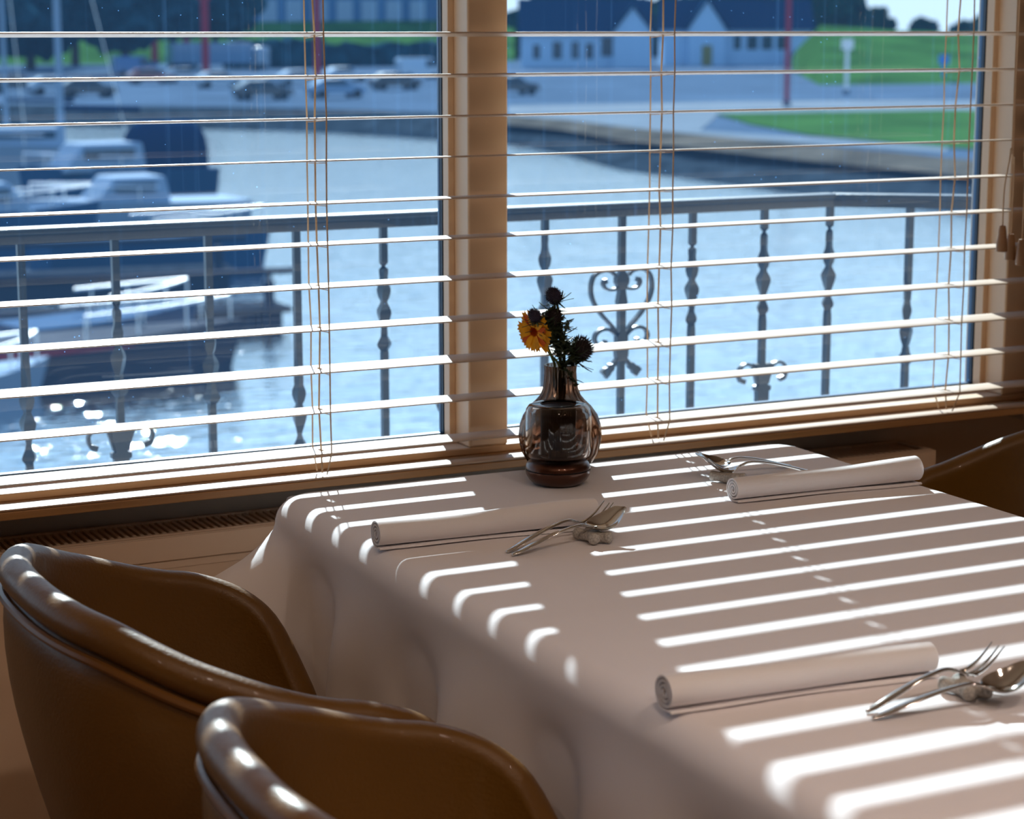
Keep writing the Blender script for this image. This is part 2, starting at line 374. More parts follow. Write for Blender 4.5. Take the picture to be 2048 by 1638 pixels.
# ------------------------------------------------------------------ radiator
ra = thing('radiator', 'long cream panel radiator with slotted top under the window', 'radiator', (1.2, 2.72, 0))
rx0, rx1, ry0, ry1, rz0, rz1 = -.95, .925, -.05, .05, .13, .67
b = MB(); b.box(rx0, ry0, rz0, rx1, ry0+.008, rz1).box(rx0, ry1-.008, rz0, rx1, ry1, rz1)
for i in range(int((rx1-rx0)/.04)): b.box(rx0+.02+i*.04, ry0+.012, rz0+.02, rx0+.04+i*.04, ry1-.012, rz1-.03)
b.build('panel', 'radiator', ra, bevel=.0015)
b = MB(); b.box(rx0+.01, ry0-.001, rz1-.045, rx1-.01, ry0, rz1-.035); b.box(rx0+.01, ry0-.004, rz1-.033, rx1-.01, ry0+.001, rz1-.001)
b.build('front_lip', 'radiator', ra, bevel=.001)
b = MB(); b.box(rx0, ry0+.008, rz1-.006, rx1, ry0+.014, rz1+.001).box(rx0, ry1-.014, rz1-.006, rx1, ry1-.008, rz1+.001).box(rx0, ry0+.014, rz1-.006, rx0+.012, ry1-.014, rz1+.001).box(rx1-.012, ry0+.014, rz1-.006, rx1, ry1-.014, rz1+.001)
for i in range(int((rx1-rx0-.03)/.0105)):
    x = rx0+.016+i*.0105; b.add([(x, ry0+.014, rz1), (x+.0052, ry0+.014, rz1), (x+.0052, ry1-.014, rz1), (x, ry1-.014, rz1), (x, ry0+.014, rz1-.008), (x+.0052, ry0+.014, rz1-.008), (x+.0052, ry1-.014, rz1-.008), (x, ry1-.014, rz1-.008)], [(0, 1, 2, 3), (4, 7, 6, 5), (0, 4, 5, 1), (1, 5, 6, 2), (2, 6, 7, 3), (3, 7, 4, 0)])
b.build('top_grille', 'radiator', ra)
for xa in (rx0-.002, rx1): MB().box(xa, ry0, rz0, xa+.002, ry1, rz1).build('side_cover', 'radiator', ra, bevel=.0008)
for x in (-.6, .6): MB().tube([(x, 0, 0), (x, 0, rz0+.02)], .008, 10).build('pipe', 'radiator', ra)
for x in (-.5, .5): MB().box(x-.02, .05, .2, x+.02, .077, .5).build('bracket', 'radiator', ra)

# ------------------------------------------------------------------ table and cloth
TX0, TX1, TY0, TY1, TZ = .943, 1.703, 1.05, 2.500, .750
tb = thing('dining_table', 'rectangular dining table hidden under the white cloth', 'table', ((TX0+TX1)/2, (TY0+TY1)/2, 0))
hx, hy = (TX1-TX0)/2+.010, (TY1-TY0)/2+.010
MB().box(-hx, -hy, TZ-.034, hx, hy, TZ-.0022).build('tabletop', 'oak', tb, bevel=.006)
MB().box(-.05, -hy+.25, TZ-.08, .05, hy-.25, TZ-.034).build('apron', 'oak', tb, bevel=.003)
for sy in (-1, 1):
    MB().box(-.04, sy*(hy-.28)-.04, .03, .04, sy*(hy-.28)+.04, TZ-.034).build('leg', 'oak', tb, bevel=.004)
    MB().box(-.28, sy*(hy-.28)-.04, 0, .28, sy*(hy-.28)+.04, .03).build('foot', 'oak', tb, bevel=.004)
def cloth():
    x0, x1, y0, y1, rc, re = TX0, TX1, TY0, TY1, .028, .034
    per = []      # (point, normal, corner distance)
    def side(a, b, nrm, n):
        for i in range(n):
            t = i/n; p = (a[0]+(b[0]-a[0])*t, a[1]+(b[1]-a[1])*t); per.append((p, nrm))
    def corner(c, a0, n=14):
        for i in range(n):
            a = a0+PI/2*i/n; per.append(((c[0]+rc*math.cos(a), c[1]+rc*math.sin(a)), (math.cos(a), math.sin(a))))
    side((x0+rc, y0), (x1-rc, y0), (0, -1), 70); corner((x1-rc, y0+rc), -PI/2)
    side((x1, y0+rc), (x1, y1-rc), (1, 0), 130); corner((x1-rc, y1-rc), 0)
    side((x1-rc, y1), (x0+rc, y1), (0, 1), 70); corner((x0+rc, y1-rc), PI/2)
    side((x0, y1-rc), (x0, y0+rc), (-1, 0), 130); corner((x0+rc, y0+rc), PI)
    cs = [(x0, y0), (x0, y1), (x1, y0), (x1, y1)]
    D = .235
    rings = []
    prof = [(re*math.sin(a), -re*(1-math.cos(a)), 0) for a in [PI/2*q/10 for q in range(11)]]
    prof += [(re, -re-D*q/26, D*q/26) for q in range(1, 27)]
    n = len(per)
    for off, dz, d in prof:
        rg = []
        for i, (p, nr) in enumerate(per):
            cdist = min(math.hypot(p[0]-c[0], p[1]-c[1]) for c in cs)
            bump = math.exp(-(cdist/.085)**2)
            u = d/D
            fold = .020*sm(0, .5, u)*math.sin(p[1]*19+p[0]*23+.6) + .010*sm(.1, .8, u)*math.sin(p[1]*41+p[0]*37)
            back = nr[1] > .5
            fl = (.010 if back else .008)*u + bump*.17*sm(0, .55, u)*(1 if not back else .2) + fold*(0.25 if back else 1) - .03*math.exp(-((cdist-.17)/.06)**2)*sm(0, .5, u)
            fl = max(fl, -.006)
            o = off+fl
            dirx, diry = nr
            if bump > .3 and back: pass
            rg.append((p[0]+dirx*o, p[1]+diry*min(o, .045 if diry > 0.3 else 9), TZ+dz+.004*u*math.sin(i*.2)))
        rings.append(rg)
    b = MB(); b.rings(rings, caps=False)
    b.f.append(tuple(range(n)))      # the flat top
    return b
c = cloth().build('tablecloth', 'cloth', sharp=80)
tag(c, 'white cloth draped over the dining table, striped with sunlight', 'tablecloth')
s_ = c.modifiers.new('thickness', 'SOLIDIFY'); s_.thickness = .001; s_.offset = -1

# ------------------------------------------------------------------ tub chairs
CH_B, CH_S, CXB, CXF = .27, .290, -.27, .225
HT = [(0, .805), (.16, .797), (.34, .757), (.50, .712), (.62, .684), (.68, .660), (.76, .585), (.85, .475), (.92, .452), (1, .448)]
def rim_plan(th):       # th: angle from the front (+x); super-ellipse
    c, s = math.cos(th), math.sin(th)
    ax = .27 if c < 0 else .175
    e = .82
    return Vector((ax*math.copysign(abs(c)**e, c), CH_S*math.copysign(abs(s)**e, s)))
def chair_mesh():
    n = 128; rings = []; pip = []; pip2 = []
    for i in range(n):
        th = 2*PI*i/n; t = abs(((th-PI+PI) % (2*PI))-PI)/PI; t = 1-t    # 0 at back, 1 at front
        t = abs(th-PI)/PI
        P = rim_plan(th); nr = P.normalized(); H = interp(HT, t)
        # tangent-corrected normal
        Pn = rim_plan(th+.02)-rim_plan(th-.02); nr = Vector((Pn.y, -Pn.x)).normalized()
        zb = .385; prof = [(Vector((0, 0)), zb-.005)]
        pts = []
        pts.append((P*.02, zb)); pts.append((P*.45, zb)); pts.append((P*.66, zb+.003)); pts.append((P*.72, zb+.015))
        Ho = H-.042
        for q in range(1, 13):
            v = q/12; sc = .735+.265*math.sin(v*PI/2)**1.15
            pts.append((P*sc - nr*(.006*v**8), zb+.015+(Ho-zb-.015)*v))
        gp = P-nr*.012
        pts.append((gp, H-.037)); 
        for q in range(0, 14):
            a = math.radians(-55+ q*238/13)
            pts.append((P-nr*.0185+nr*.0185*math.cos(a), H-.0185+.0185*math.sin(a)))
        sz = min(.452, H-.026)
        Pi = P-nr*.0368
        for q in range(1, 10):
            v = q/9; sc = 1-.17*v**1.3
            pts.append((Pi*sc, (H-.0215)+(sz-(H-.0215))*v))
        for q in range(1, 7):
            v = q/6; pts.append((Pi*.83*(1-v*.985), sz-.012*sm(0, .4, v)+.0*v + (.440-sz+.012)*sm(0, 1, v)))
        rings.append([(p.x, p.y, z) for p, z in pts])
        pip.append(Vector((*(P*1-nr*.004), H-.0415)))
        pip2.append(Vector((*(P-nr*.0055), H-.052)))
    b = MB(); b.rings(rings, closed=False, loop=True, caps=False)
    o = len(b.v)
    return b, pip, pip2
def loop_tube(pts, r, n=8):
    rg = []; L = len(pts)
    for i, p in enumerate(pts):
        t = (pts[(i+1) % L]-pts[i-1]).normalized(); u = t.cross(Vector((0, 0, 1))).normalized(); v = t.cross(u)
        rg.append([p+u*r*math.cos(2*PI*k/n)+v*r*math.sin(2*PI*k/n) for k in range(n)])
    return MB().rings(rg, loop=True)
def make_chair(label):
    t = thing('tub_chair', label, 'chair', group='leather tub chairs around the table')
    b, p1, p2 = chair_mesh()
    b.build('shell', 'leather', t, sharp=70)
    loop_tube(p1, .0052).build('piping', 'piping', t)
    b = MB(); b.lathe([(.001, .448), (.14, .448), (.165, .455), (.172, .465), (.165, .474), (.12, .480), (.001, .482)], (0, 0, 0), 40, wob=lambda k, z: 1+.06*abs(math.cos(2*PI*k))**2)
    b.build('seat_cushion', 'leather', t)
    MB().box(-.11, -.11, .365, .11, .11, .387).build('seat_frame', 'oak', t, bevel=.004)
    for sx in (-1, 1):
        for sy in (-1, 1):
            MB().tube([(sx*.10, sy*.10, .375), (sx*.19, sy*.205, 0.0)], [.016, .010], 14).build('leg', 'oak', t)
    return t
ch = make_chair('cognac leather tub chair beside the radiator, farther of the two left chairs'); ch.location = (.738, 2.055, 0)
c2 = copy_tree(ch); c2.location = (.750, 1.430, 0); c2.rotation_euler.z = math.radians(-3); c2['label'] = 'cognac leather tub chair nearest the camera, in the lower left foreground'
c3 = copy_tree(ch); c3.location = (1.905, 2.135, 0); c3.rotation_euler.z = PI; c3['label'] = 'cognac leather tub chair on the right side of the table, cut by the picture edge'

# ------------------------------------------------------------------ napkins
def napkin(p0, p1, r0, r1, label, turns=3.4):
    p0 = Vector(p0); p1 = Vector(p1); ax = (p1-p0); L = ax.length; ax.normalize(); sd_ = Vector((-ax.y, ax.x, 0)) # left of axis (away from camera)
    b = MB(); secs = []; K = 22
    for s in range(K+1):
        u = s/K; r = r0+(r1-r0)*sm(.1, 1, u)+.0007*math.sin(u*7+p0.x*9); out_, in_ = [], []
        m = 110
        for q in range(m+1):
            v = q/m; a = -PI/2 - v*turns*2*PI          # starts at the underside, winds inwards
            rr = r*(1-.80*v)
            for lst, dr in ((out_, 0), (in_, -.0022)):
                rad = max(.0010, rr+dr); lst.append((rad*math.cos(a)*1.06, rad*math.sin(a)*(.97)))
        tail = [(.004+.010*(1-q/6)+.002*math.sin(u*9), -r*.97+.0012+.0006*math.sin(q+u*6)) for q in range(7)]
        tail_in = [(x, z+.0018) for x, z in tail]
        prof = [(x, z) for x, z in tail] + out_ + in_[::-1] + tail_in[::-1]
        e = (.0 if 0 < s < K else 0)
        bend = .0012*math.sin(u*PI)
        secs.append([(sd_*(-x)) + Vector((0, 0, z+r*.97+.0004)) + p0 + ax*(L*u) + sd_*bend for x, z in prof])
    b.rings(secs)
    o = b.build('napkin', 'napkin', sharp=60)
    return tag(o, label, 'napkin', 'rolled white napkins on the table')
napkin((.925, 2.186, TZ), (1.207, 2.168, TZ), .0175, .0190, 'rolled white napkin on the left side of the table, nearest the vase')
napkin((1.432, 2.206, TZ), (1.712, 2.190, TZ), .0165, .0195, 'rolled white napkin on the right side of the table, beside the stone rest')
napkin((.922, 1.526, TZ), (1.203, 1.508, TZ), .0175, .0165, 'rolled white napkin in the foreground, nearest the camera')

# ------------------------------------------------------------------ cutlery
def loft(stations, n=20, roll=0):
    rg = []
    for (s, z, wd, t, dish) in stations:
        ro = roll*sm(.10, .125, s)
        pl = [(wd*math.cos(2*PI*k/n), t/2*math.sin(2*PI*k/n)+dish*(math.cos(2*PI*k/n)**2)) for k in range(n)]
        rg.append([(s, y*math.cos(ro)-q*math.sin(ro), z+y*math.sin(ro)+q*math.cos(ro)) for y, q in pl])
    return MB().rings(rg)
HZ = [(0, .0022), (.012, .0050), (.03, .0105), (.06, .0185), (.085, .0230), (.100, .0235), (.112, .0200)]
def handle():
    st = []
    for s, z in [(0, .0018)]: st.append((s, z, .0012, .0010, 0))
    P = catmull([(s, z, 0) for s, z in HZ], 4)
    for p in P:
        s = p.x; wdt = interp([(0, .0022), (.010, .0046), (.03, .0052), (.07, .0036), (.10, .0025), (.112, .0026)], s)
        st.append((s+.0006, p.y, wdt, .0036, 0))
    return st
def spoon(parent_args, label, roll=.30):
    t = thing('spoon', label, 'spoon', *parent_args, group='spoons laid on the cutlery rests')
    st = handle()[:-1]
    b0 = MB()
    for u in [i/16 for i in range(17)]:
        s = .112+.053*u; wd = .0165*math.sin(PI*min(1, (u*.93+.07))**.80)**.62 if u < 1 else .0015
        wd = max(.0022, wd); z = .0195-.0060*math.sin(PI*min(1, u*1.25)) + .0170*u**1.5
        st.append((s, z, wd, .0014+.0012*(1-u), 0.0075*(wd/.0165)**1.5))
    h = [x for x in st]
    k = len(handle())-1
    loft(h[:k+2]).build('handle', 'steel', t, sharp=60); loft(h[k:], roll=roll).build('bowl', 'steel', t, sharp=75)
    return t
def fork(parent_args, label):
    t = thing('fork', label, 'fork', *parent_args, group='forks laid on the cutlery rests')
    st = handle()
    for u in [i/8 for i in range(1, 9)]:
        s = .112+.020*u; wd = .0022+.0088*sm(0, .9, u); z = .020-.0065*sm(0, 1, u)
        st.append((s, z, wd, .0022, .0016*u))
    k = len(handle())-1
    loft(st[:k+2]).build('handle', 'steel', t, sharp=60); loft(st[k:]).build('neck', 'steel', t, sharp=60)
    for j in (-1, 0, 1):
        pts = []; rr = []
        for q in range(9):
            u = q/8; pts.append((.1285+.040*u-abs(j)*.001, j*(.0072+.0006*u), .0135+(.0016 if j else 0)-.002*math.sin(u*PI)+.021*u**1.4)); rr.append(.0020*(1-.72*u**1.5))
        MB().tube(pts, rr, 8).build('tine', 'steel', t)
    return t
def rest(p, rz, label):
    t = bpy.data.objects.new('tmp', None)
    b = MB()
    bm = bmesh.new()
    me = bpy.data.meshes.new('cutlery_rest')
    V = [(0, 0, .0078)]; E_ = []; rad = [.0070]
    for (ang, ln) in ((-62, .024), (-118, .020), (62, .022), (118, .022)):
        a = math.radians(ang)
        i0 = 0
        for f, zz, r in ((.45, .0072, .0066), (.8, .0080, .0078), (1.0, .0080, .0074)):
            V.append((math.cos(a)*ln*f*1.12, math.sin(a)*ln*f*1.12, zz)); rad.append(r); E_.append((i0, len(V)-1)); i0 = len(V)-1
    me.from_pydata(V, E_, [])
    o = bpy.data.objects.new('cutlery_rest', me); COL.objects.link(o)
    sk = o.modifiers.new('skin', 'SKIN'); sk.use_smooth_shade = True
    for v, r in zip(me.skin_vertices[0].data, rad): v.radius = (r, r)
    me.skin_vertices[0].data[0].use_root = True
    ss = o.modifiers.new('sub', 'SUBSURF'); ss.levels = 2; ss.render_levels = 2
    me.materials.append(M['stone']); o.location = p; o.rotation_euler = (0, 0, rz)
    return tag(o, label, 'cutlery rest', 'stone cutlery rests on the tablecloth')
def place(px0, px1, z0=TZ+.002, z1=TZ+.030):
    a = atz(*px0, z0); bb = atz(*px1, z1); return a, math.atan2(bb.y-a.y, bb.x-a.x), (bb-a).length
for (h, tip, kind, lab) in [((1024, 1110), (1236, 1028), spoon, 'polished spoon crossing the stone rest beside the nearest-to-vase napkin'),
                       ((1013, 1104), (1222, 1012), fork, 'three-tined fork behind the spoon, left setting near the vase'),
                       ((1744, 1437), (2036, 1345), spoon, 'polished spoon in the lower right foreground setting'),
                       ((1732, 1424), (1990, 1302), fork, 'three-tined fork behind the spoon in the lower right foreground')]:
    a, rz, L = place(h, tip); print('cutlery', kind.__name__, L, math.degrees(rz))
    kind(((a.x, a.y, TZ), rz), lab)
a = atz(1404, 922, TZ+.030); spoon(((a.x+.164, a.y+.030, TZ), PI+.09), 'spoon on the far right rest, its handle behind the napkin', roll=-.3)
fork(((a.x+.168, a.y-.012, TZ), PI-.03), 'fork on the far right rest, nearer the rolled napkin')
for px, rz, lab in [((1184, 1084), .1, 'speckled grey stone rest under the cutlery nearest the vase'), ((1457, 966), PI+.25, 'speckled grey stone rest peeking out beside the right-hand napkin'), ((1928, 1392), .05, 'speckled grey stone rest in the lower right foreground')]:
    p = atz(*px, TZ); rest((p.x, p.y, TZ+.0004), rz, lab)

# ------------------------------------------------------------------ table lamp
LC = Vector((1.283, 2.405, TZ))
lamp = thing('table_lamp', 'small bronze table lamp with a clear glass drum shade', 'lamp', LC)
def pr(seq): return seq
MB().lathe([(.001, 0), (.026, 0), (.033, .002), (.0395, .008), (.0430, .014), (.0438, .0185), (.0436, .0205), (.001, .0205)], n=64).build('base', 'bronze', lamp, sharp=60)
MB().lathe([(.001, .0200), (.0415, .0200), (.0415, .0222), (.001, .0222)], n=64).build('seam', 'bronze_dark', lamp)
MB().lathe([(.001, .0222), (.0434, .0222), (.0428, .0265), (.0400, .0305), (.0350, .0325), (.030, .0328), (.001, .0318)], n=64).build('base_top', 'bronze', lamp, sharp=60)
MB().lathe([(.001, .0318), (.0135, .0318), (.0135, .040), (.0225, .0405), (.001, .0405)], n=40).build('stem', 'bronze_dark', lamp)
MB().lathe([(.001, .0405), (.0230, .0405), (.0230, .103), (.0220, .1045), (.001, .1045)], n=240, wob=lambda k, z: 1+.018*math.cos(2*PI*k*48) if .04 < z < .104 else 1).build('ribbed_core', 'core', lamp, sharp=60)
MB().lathe([(.001, .1045), (.0262, .1045), (.0262, .1062), (.001, .1064)], n=48).build('top_disc', 'bronze_dark', lamp)
go = [(.0245, .1090), (.033, .1090), (.0395, .1068), (.0430, .1015), (.0442, .094), (.0444, .075), (.0444, .055), (.0440, .046), (.0420, .0395), (.038, .0365), (.030, .0355), (.0245, .0355)]
gi = [(.0245, .0380), (.030, .0380), (.0365, .0388), (.0395, .0415), (.0412, .047), (.0415, .055), (.0415, .075), (.0413, .093), (.0402, .0995), (.0375, .1040), (.033, .1064), (.0262, .1066)]
MB().lathe(go+gi, n=96, close=True).build('glass_shade', 'lamp_glass', lamp, sharp=80)

# ------------------------------------------------------------------ vase and flowers
VC = Vector((1.338, 2.502, TZ))
VZ = 1.0
vp = [(.0265, 0), (.036, .0015), (.046, .0085), (.0535, .022), (.0570, .038), (.0575, .047), (.0560, .060), (.0515, .073), (.0430, .085), (.0335, .094), (.0275, .101), (.0240, .110), (.0222, .122), (.0215, .134), (.0222, .1435)]
vin = [(r-.0028, z) for r, z in vp[2:]][::-1]; vin[0] = (vp[-1][0]-.0022, vp[-1][1])
full = [(.0005, .0)] + vp + vin + [(.028, .0045), (.0005, .004)]
rib = lambda k, z: 1+math.cos(2*PI*k*16)*(.010*sm(.002, .02, z)+.025*sm(.085, .105, z))
vase = thing('bud_vase', 'smoked glass bud vase with ribbed brown neck behind the lamp', 'vase', VC)
MB().lathe(full, n=160, wob=rib, close=False).build('body', 'vase_glass', vase, sharp=80)

def vpt(px, py, Y): return aty(px, py, Y)-VC
def leafspike(b, p, d, L, wd, curl=.3, up=Vector((0, 0, 1)), teeth=True):
    d = d.normalized(); side = d.cross(up)
    if side.length < .05: side = d.cross(Vector((1, 0, 0)))
    side.normalize(); nrm = side.cross(d)
    K = 7; vs = []; 
    for q in range(K+1):
        u = q/K; c = p + d*L*u + nrm*curl*L*u*u
        w_ = wd*(1-u)**.7*(1+.9*(q % 2) if teeth else 1)+.00015
        vs += [c-side*w_+nrm*.0004, c+side*w_+nrm*.0004, c+side*w_-nrm*.0004, c-side*w_-nrm*.0004]
    fs = []
    for q in range(K):
        a = q*4
        for j in range(4): fs.append((a+j, a+(j+1) % 4, a+4+(j+1) % 4, a+4+j))
    fs += [(3, 2, 1, 0), tuple(K*4+j for j in range(4))]
    b.add(vs, fs)
def thistle(px, py, Y, r, axis, label, col='thistle', nb=9, stem=None, elong=1.25, bl=1.0):
    p = aty(px, py, Y); t = thing('thistle', label, 'flower', p, group='thistles in the bud vase')
    ax = Vector(axis).normalized()
    b = MB(); rnd = random.Random(int(px*7+py)); 
    q = ax.to_track_quat('Z', 'Y').to_matrix()
    rg = []
    for i in range(9):
        a = PI*i/8; rr = r*.86*math.sin(a)+.0002; z = -r*.86*elong*math.cos(a)
        rg.append([q @ Vector((rr*math.cos(2*PI*k/14), rr*math.sin(2*PI*k/14), z)) for k in range(14)])
    b.rings(rg); n = 230
    for i in range(n):
        z = 1-2*(i+.5)/n; a = i*2.39996; s = math.sqrt(1-z*z)
        d = Vector((s*math.cos(a), s*math.sin(a), z*elong)); base = q @ (d*r*.8); d2 = (q @ Vector((d.x, d.y, d.z+.35))).normalized()
        L = r*rnd.uniform(.28, .50); u1 = d2.orthogonal().normalized(); u2 = d2.cross(u1); w_ = r*.075
        v = [base+u1*w_, base-u1*w_*.5+u2*w_*.87, base-u1*w_*.5-u2*w_*.87, base+d2*L]
        b.add(v, [(0, 1, 2), (0, 3, 1), (1, 3, 2), (2, 3, 0)])
    b.build('flower_head', col, t, sharp=30)
    b = MB()
    for i in range(nb):
        a = 2*PI*i/nb+rnd.uniform(-.2, .2); d = q @ Vector((math.cos(a), math.sin(a), rnd.uniform(-.35, .35)))
        leafspike(b, q @ Vector((.4*r*math.cos(a), .4*r*math.sin(a), -r*elong*.8)), d, r*rnd.uniform(1.5, 2.5)*bl, r*.085, rnd.uniform(-.25, .45))
    for i in range(14):
        a = 2*PI*i/14+rnd.uniform(-.2, .2); d = q @ Vector((math.cos(a), math.sin(a), rnd.uniform(.2, 1.1)))
        leafspike(b, q @ Vector((.5*r*math.cos(a), .5*r*math.sin(a), -r*elong*.7)), d, r*rnd.uniform(.9, 1.4), r*.06, rnd.uniform(-.1, .3), teeth=False)
    b.build('bracts', 'bract', t, sharp=30)
    if stem:
        pts = [-ax*r*.6] + [Vector(s_)-p for s_ in stem]
        MB().tube(catmull(pts, 6), .0017, 8).build('stem', 'green', t)
    return t
YV = 2.502
NK = lambda dx, z: Vector((VC.x+dx, YV, TZ+z))
inn = lambda dx, dy=0: [NK(dx, .142)+Vector((0, dy, 0)), NK(dx*.6, .10)+Vector((0, dy*.5, 0)), NK(-dx*.6, .012)]
thistle(1108, 592, YV-.010, .0110, (-.55, 0, .85), 'small violet thistle topmost in the bunch', stem=[aty(1120, 640, YV), aty(1128, 690, YV)]+inn(.006, .004))
thistle(1069, 632, YV-.022, .0092, (-.5, -.2, .9), 'small violet thistle in front of the yellow flower', nb=5, bl=.8, stem=[aty(1082, 665, YV-.012), aty(1098, 705, YV-.006)]+inn(-.005, -.006))
thistle(1106, 637, YV-.012, .0135, (.1, -.2, 1), 'dark thistle in the middle of the bunch', 'thistle_dark', nb=11, stem=[aty(1112, 670, YV), aty(1118, 705, YV)]+inn(.001, .0))
thistle(1160, 698, YV-.008, .0175, (.85, -.1, .55), 'largest dark thistle drooping over the right of the vase neck', 'thistle_dark', nb=12, elong=1.05, bl=.8, stem=[aty(1140, 716, YV), aty(1131, 728, YV)]+inn(.010, .002))
# leafy sprigs
lf = thing('thistle_foliage', 'tangle of dark green spiny leaves between the flowers and vase neck', 'leaves', VC)
for (x0, y0, x1, y1, yo, nl) in ((1100, 650, 1122, 732, -.004, 12), (1126, 668, 1130, 735, .002, 14), (1085, 625, 1112, 700, -.014, 22), (1092, 640, 1108, 690, -.020, 24), (1104, 655, 1122, 715, -.016, 22), (1112, 640, 1126, 690, -.018, 20), (1098, 618, 1122, 668, -.012, 18), (1140, 690, 1152, 730, -.016, 14), (1120, 620, 1118, 712, -.008, 16), (1135, 640, 1120, 700, .0, 12), (1100, 660, 1140, 700, -.012, 12), (1150, 715, 1128, 732, -.004, 7), (1128, 735, 1155, 770, -.026, 8)):
    sb = MB(); A = aty(x0, y0, YV+yo)-VC; B_ = aty(x1, y1, YV+yo)-VC
    sb.tube([A, (A+B_)/2+Vector((.001, 0, 0)), B_], .0013, 6); rnd = random.Random(x0)
    for i in range(nl):
        u = (i+.5)/nl; p = A.lerp(B_, u); a = i*2.4
        leafspike(sb, p, Vector((math.cos(a), math.sin(a)*.6, rnd.uniform(-.5, .7))), rnd.uniform(.010, .020), .0026, rnd.uniform(-.3, .4))
    sb.build('sprig', 'bract', lf, sharp=30)
# yellow composite flower, facing left and down
fp = aty(1070, 663, YV-.004)
fl = thing('yellow_flower', 'yellow orange ray flower drooping to the left out of the vase', 'flower', fp)
fax = Vector((-.86, -.34, -.12)).normalized(); qf = fax.to_track_quat('Z', 'Y').to_matrix()
for ring_, (npet, Lp, tilt) in enumerate(((18, .0270, .25), (14, .0215, .50))):
    for i in range(npet):
        a = 2*PI*(i+.5*ring_)/npet; rnd = random.Random(i+ring_*50)
        rad_ = Vector((math.cos(a), math.sin(a), 0)); tan = Vector((-math.sin(a), math.cos(a), 0)); L = Lp*rnd.uniform(.9, 1.08); tl = tilt+rnd.uniform(-.15, .15)
        top, bot = [], []
        K = 6
        for q in range(K+1):
            u = q/K; c_ = rad_*(.003+L*u*math.cos(tl*.7)) + Vector((0, 0, L*(math.sin(tl)*u - .25*u*u)+.001*ring_))
            wdt = .0042*math.sin(min(1, u*1.05+.12)*PI*.60)
            row = [c_-tan*wdt+Vector((0, 0, .0006)), c_, c_+tan*wdt+Vector((0, 0, .0006))]
            if q == K: row = [row[0]+rad_*.0016-tan*-.0006, row[1]-rad_*.0008, row[2]+rad_*.0018-tan*.0006]
            top += [qf @ v for v in row]; bot += [qf @ (v-Vector((0, 0, .0004))) for v in row]
        nn = len(top); fs = []
        for q in range(K):
            for j in (0, 1):
                aa = q*3+j; fs.append((aa, aa+1, aa+4, aa+3)); fs.append((nn+aa, nn+aa+3, nn+aa+4, nn+aa+1))
            fs.append((q*3, q*3+3, nn+q*3+3, nn+q*3)); fs.append((q*3+2, nn+q*3+2, nn+q*3+5, q*3+5))
        fs += [(0, nn, nn+1, 1), (1, nn+1, nn+2, 2), (K*3, K*3+1, nn+K*3+1, nn+K*3), (K*3+1, K*3+2, nn+K*3+2, nn+K*3+1)]
        MB().add(top+bot, fs).build('petal', 'petal' if (i % 4 or ring_ == 0) else 'petal2', fl, sharp=50)
b = MB()
for i in range(110):
    a = i*2.39996; rr = .0065*math.sqrt(i/110); c_ = Vector((rr*math.cos(a), rr*math.sin(a), .0035-rr*.2)); w_ = .0005
    b.add([qf @ (c_+Vector(v)) for v in ((w_, 0, 0), (-w_, w_, 0), (-w_, -w_, 0), (0, 0, .0028))], [(0, 1, 2), (0, 3, 1), (1, 3, 2), (2, 3, 0)])
b.build('disc', 'petal2', fl, sharp=20)
b = MB(); rg = []
for i in range(6):
    u = i/5; rr = .0015+.0055*math.sin(u*PI/2); rg.append([qf @ Vector((rr*math.cos(2*PI*k/14), rr*math.sin(2*PI*k/14), -.006+.007*u)) for k in range(14)])
b.rings(rg)
for i in range(14):
    a = 2*PI*i/14; leafspike(b, qf @ Vector((.004*math.cos(a), .004*math.sin(a), -.003)), qf @ Vector((math.cos(a), math.sin(a), .1)), .009, .0014, .1, teeth=False)
b.build('calyx', 'green', fl, sharp=30)
pts = [qf @ Vector((0, 0, -.005)), aty(1085, 655, YV-.010)-fp, aty(1090, 680, YV-.008)-fp, aty(1104, 715, YV-.006)-fp, NK(-.009, .142)-fp, NK(-.006, .10)-fp, NK(.006, .012)-fp]
MB().tube(catmull(pts, 6), .0019, 8).build('stem', 'green', fl)

# ------------------------------------------------------------------ balcony rail outside
struct(MB().box(-4, 3.0, -.25, 3.3, 3.45, -.02).build('balcony_deck', 'path', smooth=False), 'narrow balcony floor outside the window', 'balcony floor')
YRL = 3.34; RZ = EYE-.320
rail = thing('balcony_railing', 'dark wrought iron balcony railing with twisted bars and a heart scroll', 'railing', (1.9, YRL, 0))
RX = lambda x: x-1.9
Cn = atz(1655, 386, RZ); E2 = Vector((2.62, 3.16, RZ)); corner_x = RX(2.385)
e2 = Vector((RX(2.62), 3.16-YRL, 0)); c1 = Vector((corner_x, 0, 0)); e3 = c1+(e2-c1)*2.4
def bar(b, p, q, w_, h):
    p = Vector(p); q = Vector(q); d = (q-p).normalized(); s_ = Vector((-d.y, d.x, 0))*w_/2; z = Vector((0, 0, h/2))
    b.add([p-s_-z, p+s_-z, p+s_+z, p-s_+z, q-s_-z, q+s_-z, q+s_+z, q-s_+z], [(0, 1, 2, 3), (7, 6, 5, 4), (0, 4, 5, 1), (1, 5, 6, 2), (2, 6, 7, 3), (3, 7, 4, 0)])
b = MB(); up_ = Vector((0, 0, 1))
bar(b, (-4, 0, RZ-.0), (corner_x+.004, 0, RZ), .042, .010); bar(b, c1+up_*RZ, e3+up_*RZ, .042, .010)
b.build('handrail', 'iron', rail, bevel=.003)
b = MB(); bar(b, (-4, 0, RZ-.013), (corner_x, 0, RZ-.013), .018, .016); bar(b, c1+up_*(RZ-.013), e3+up_*(RZ-.013), .018, .016)
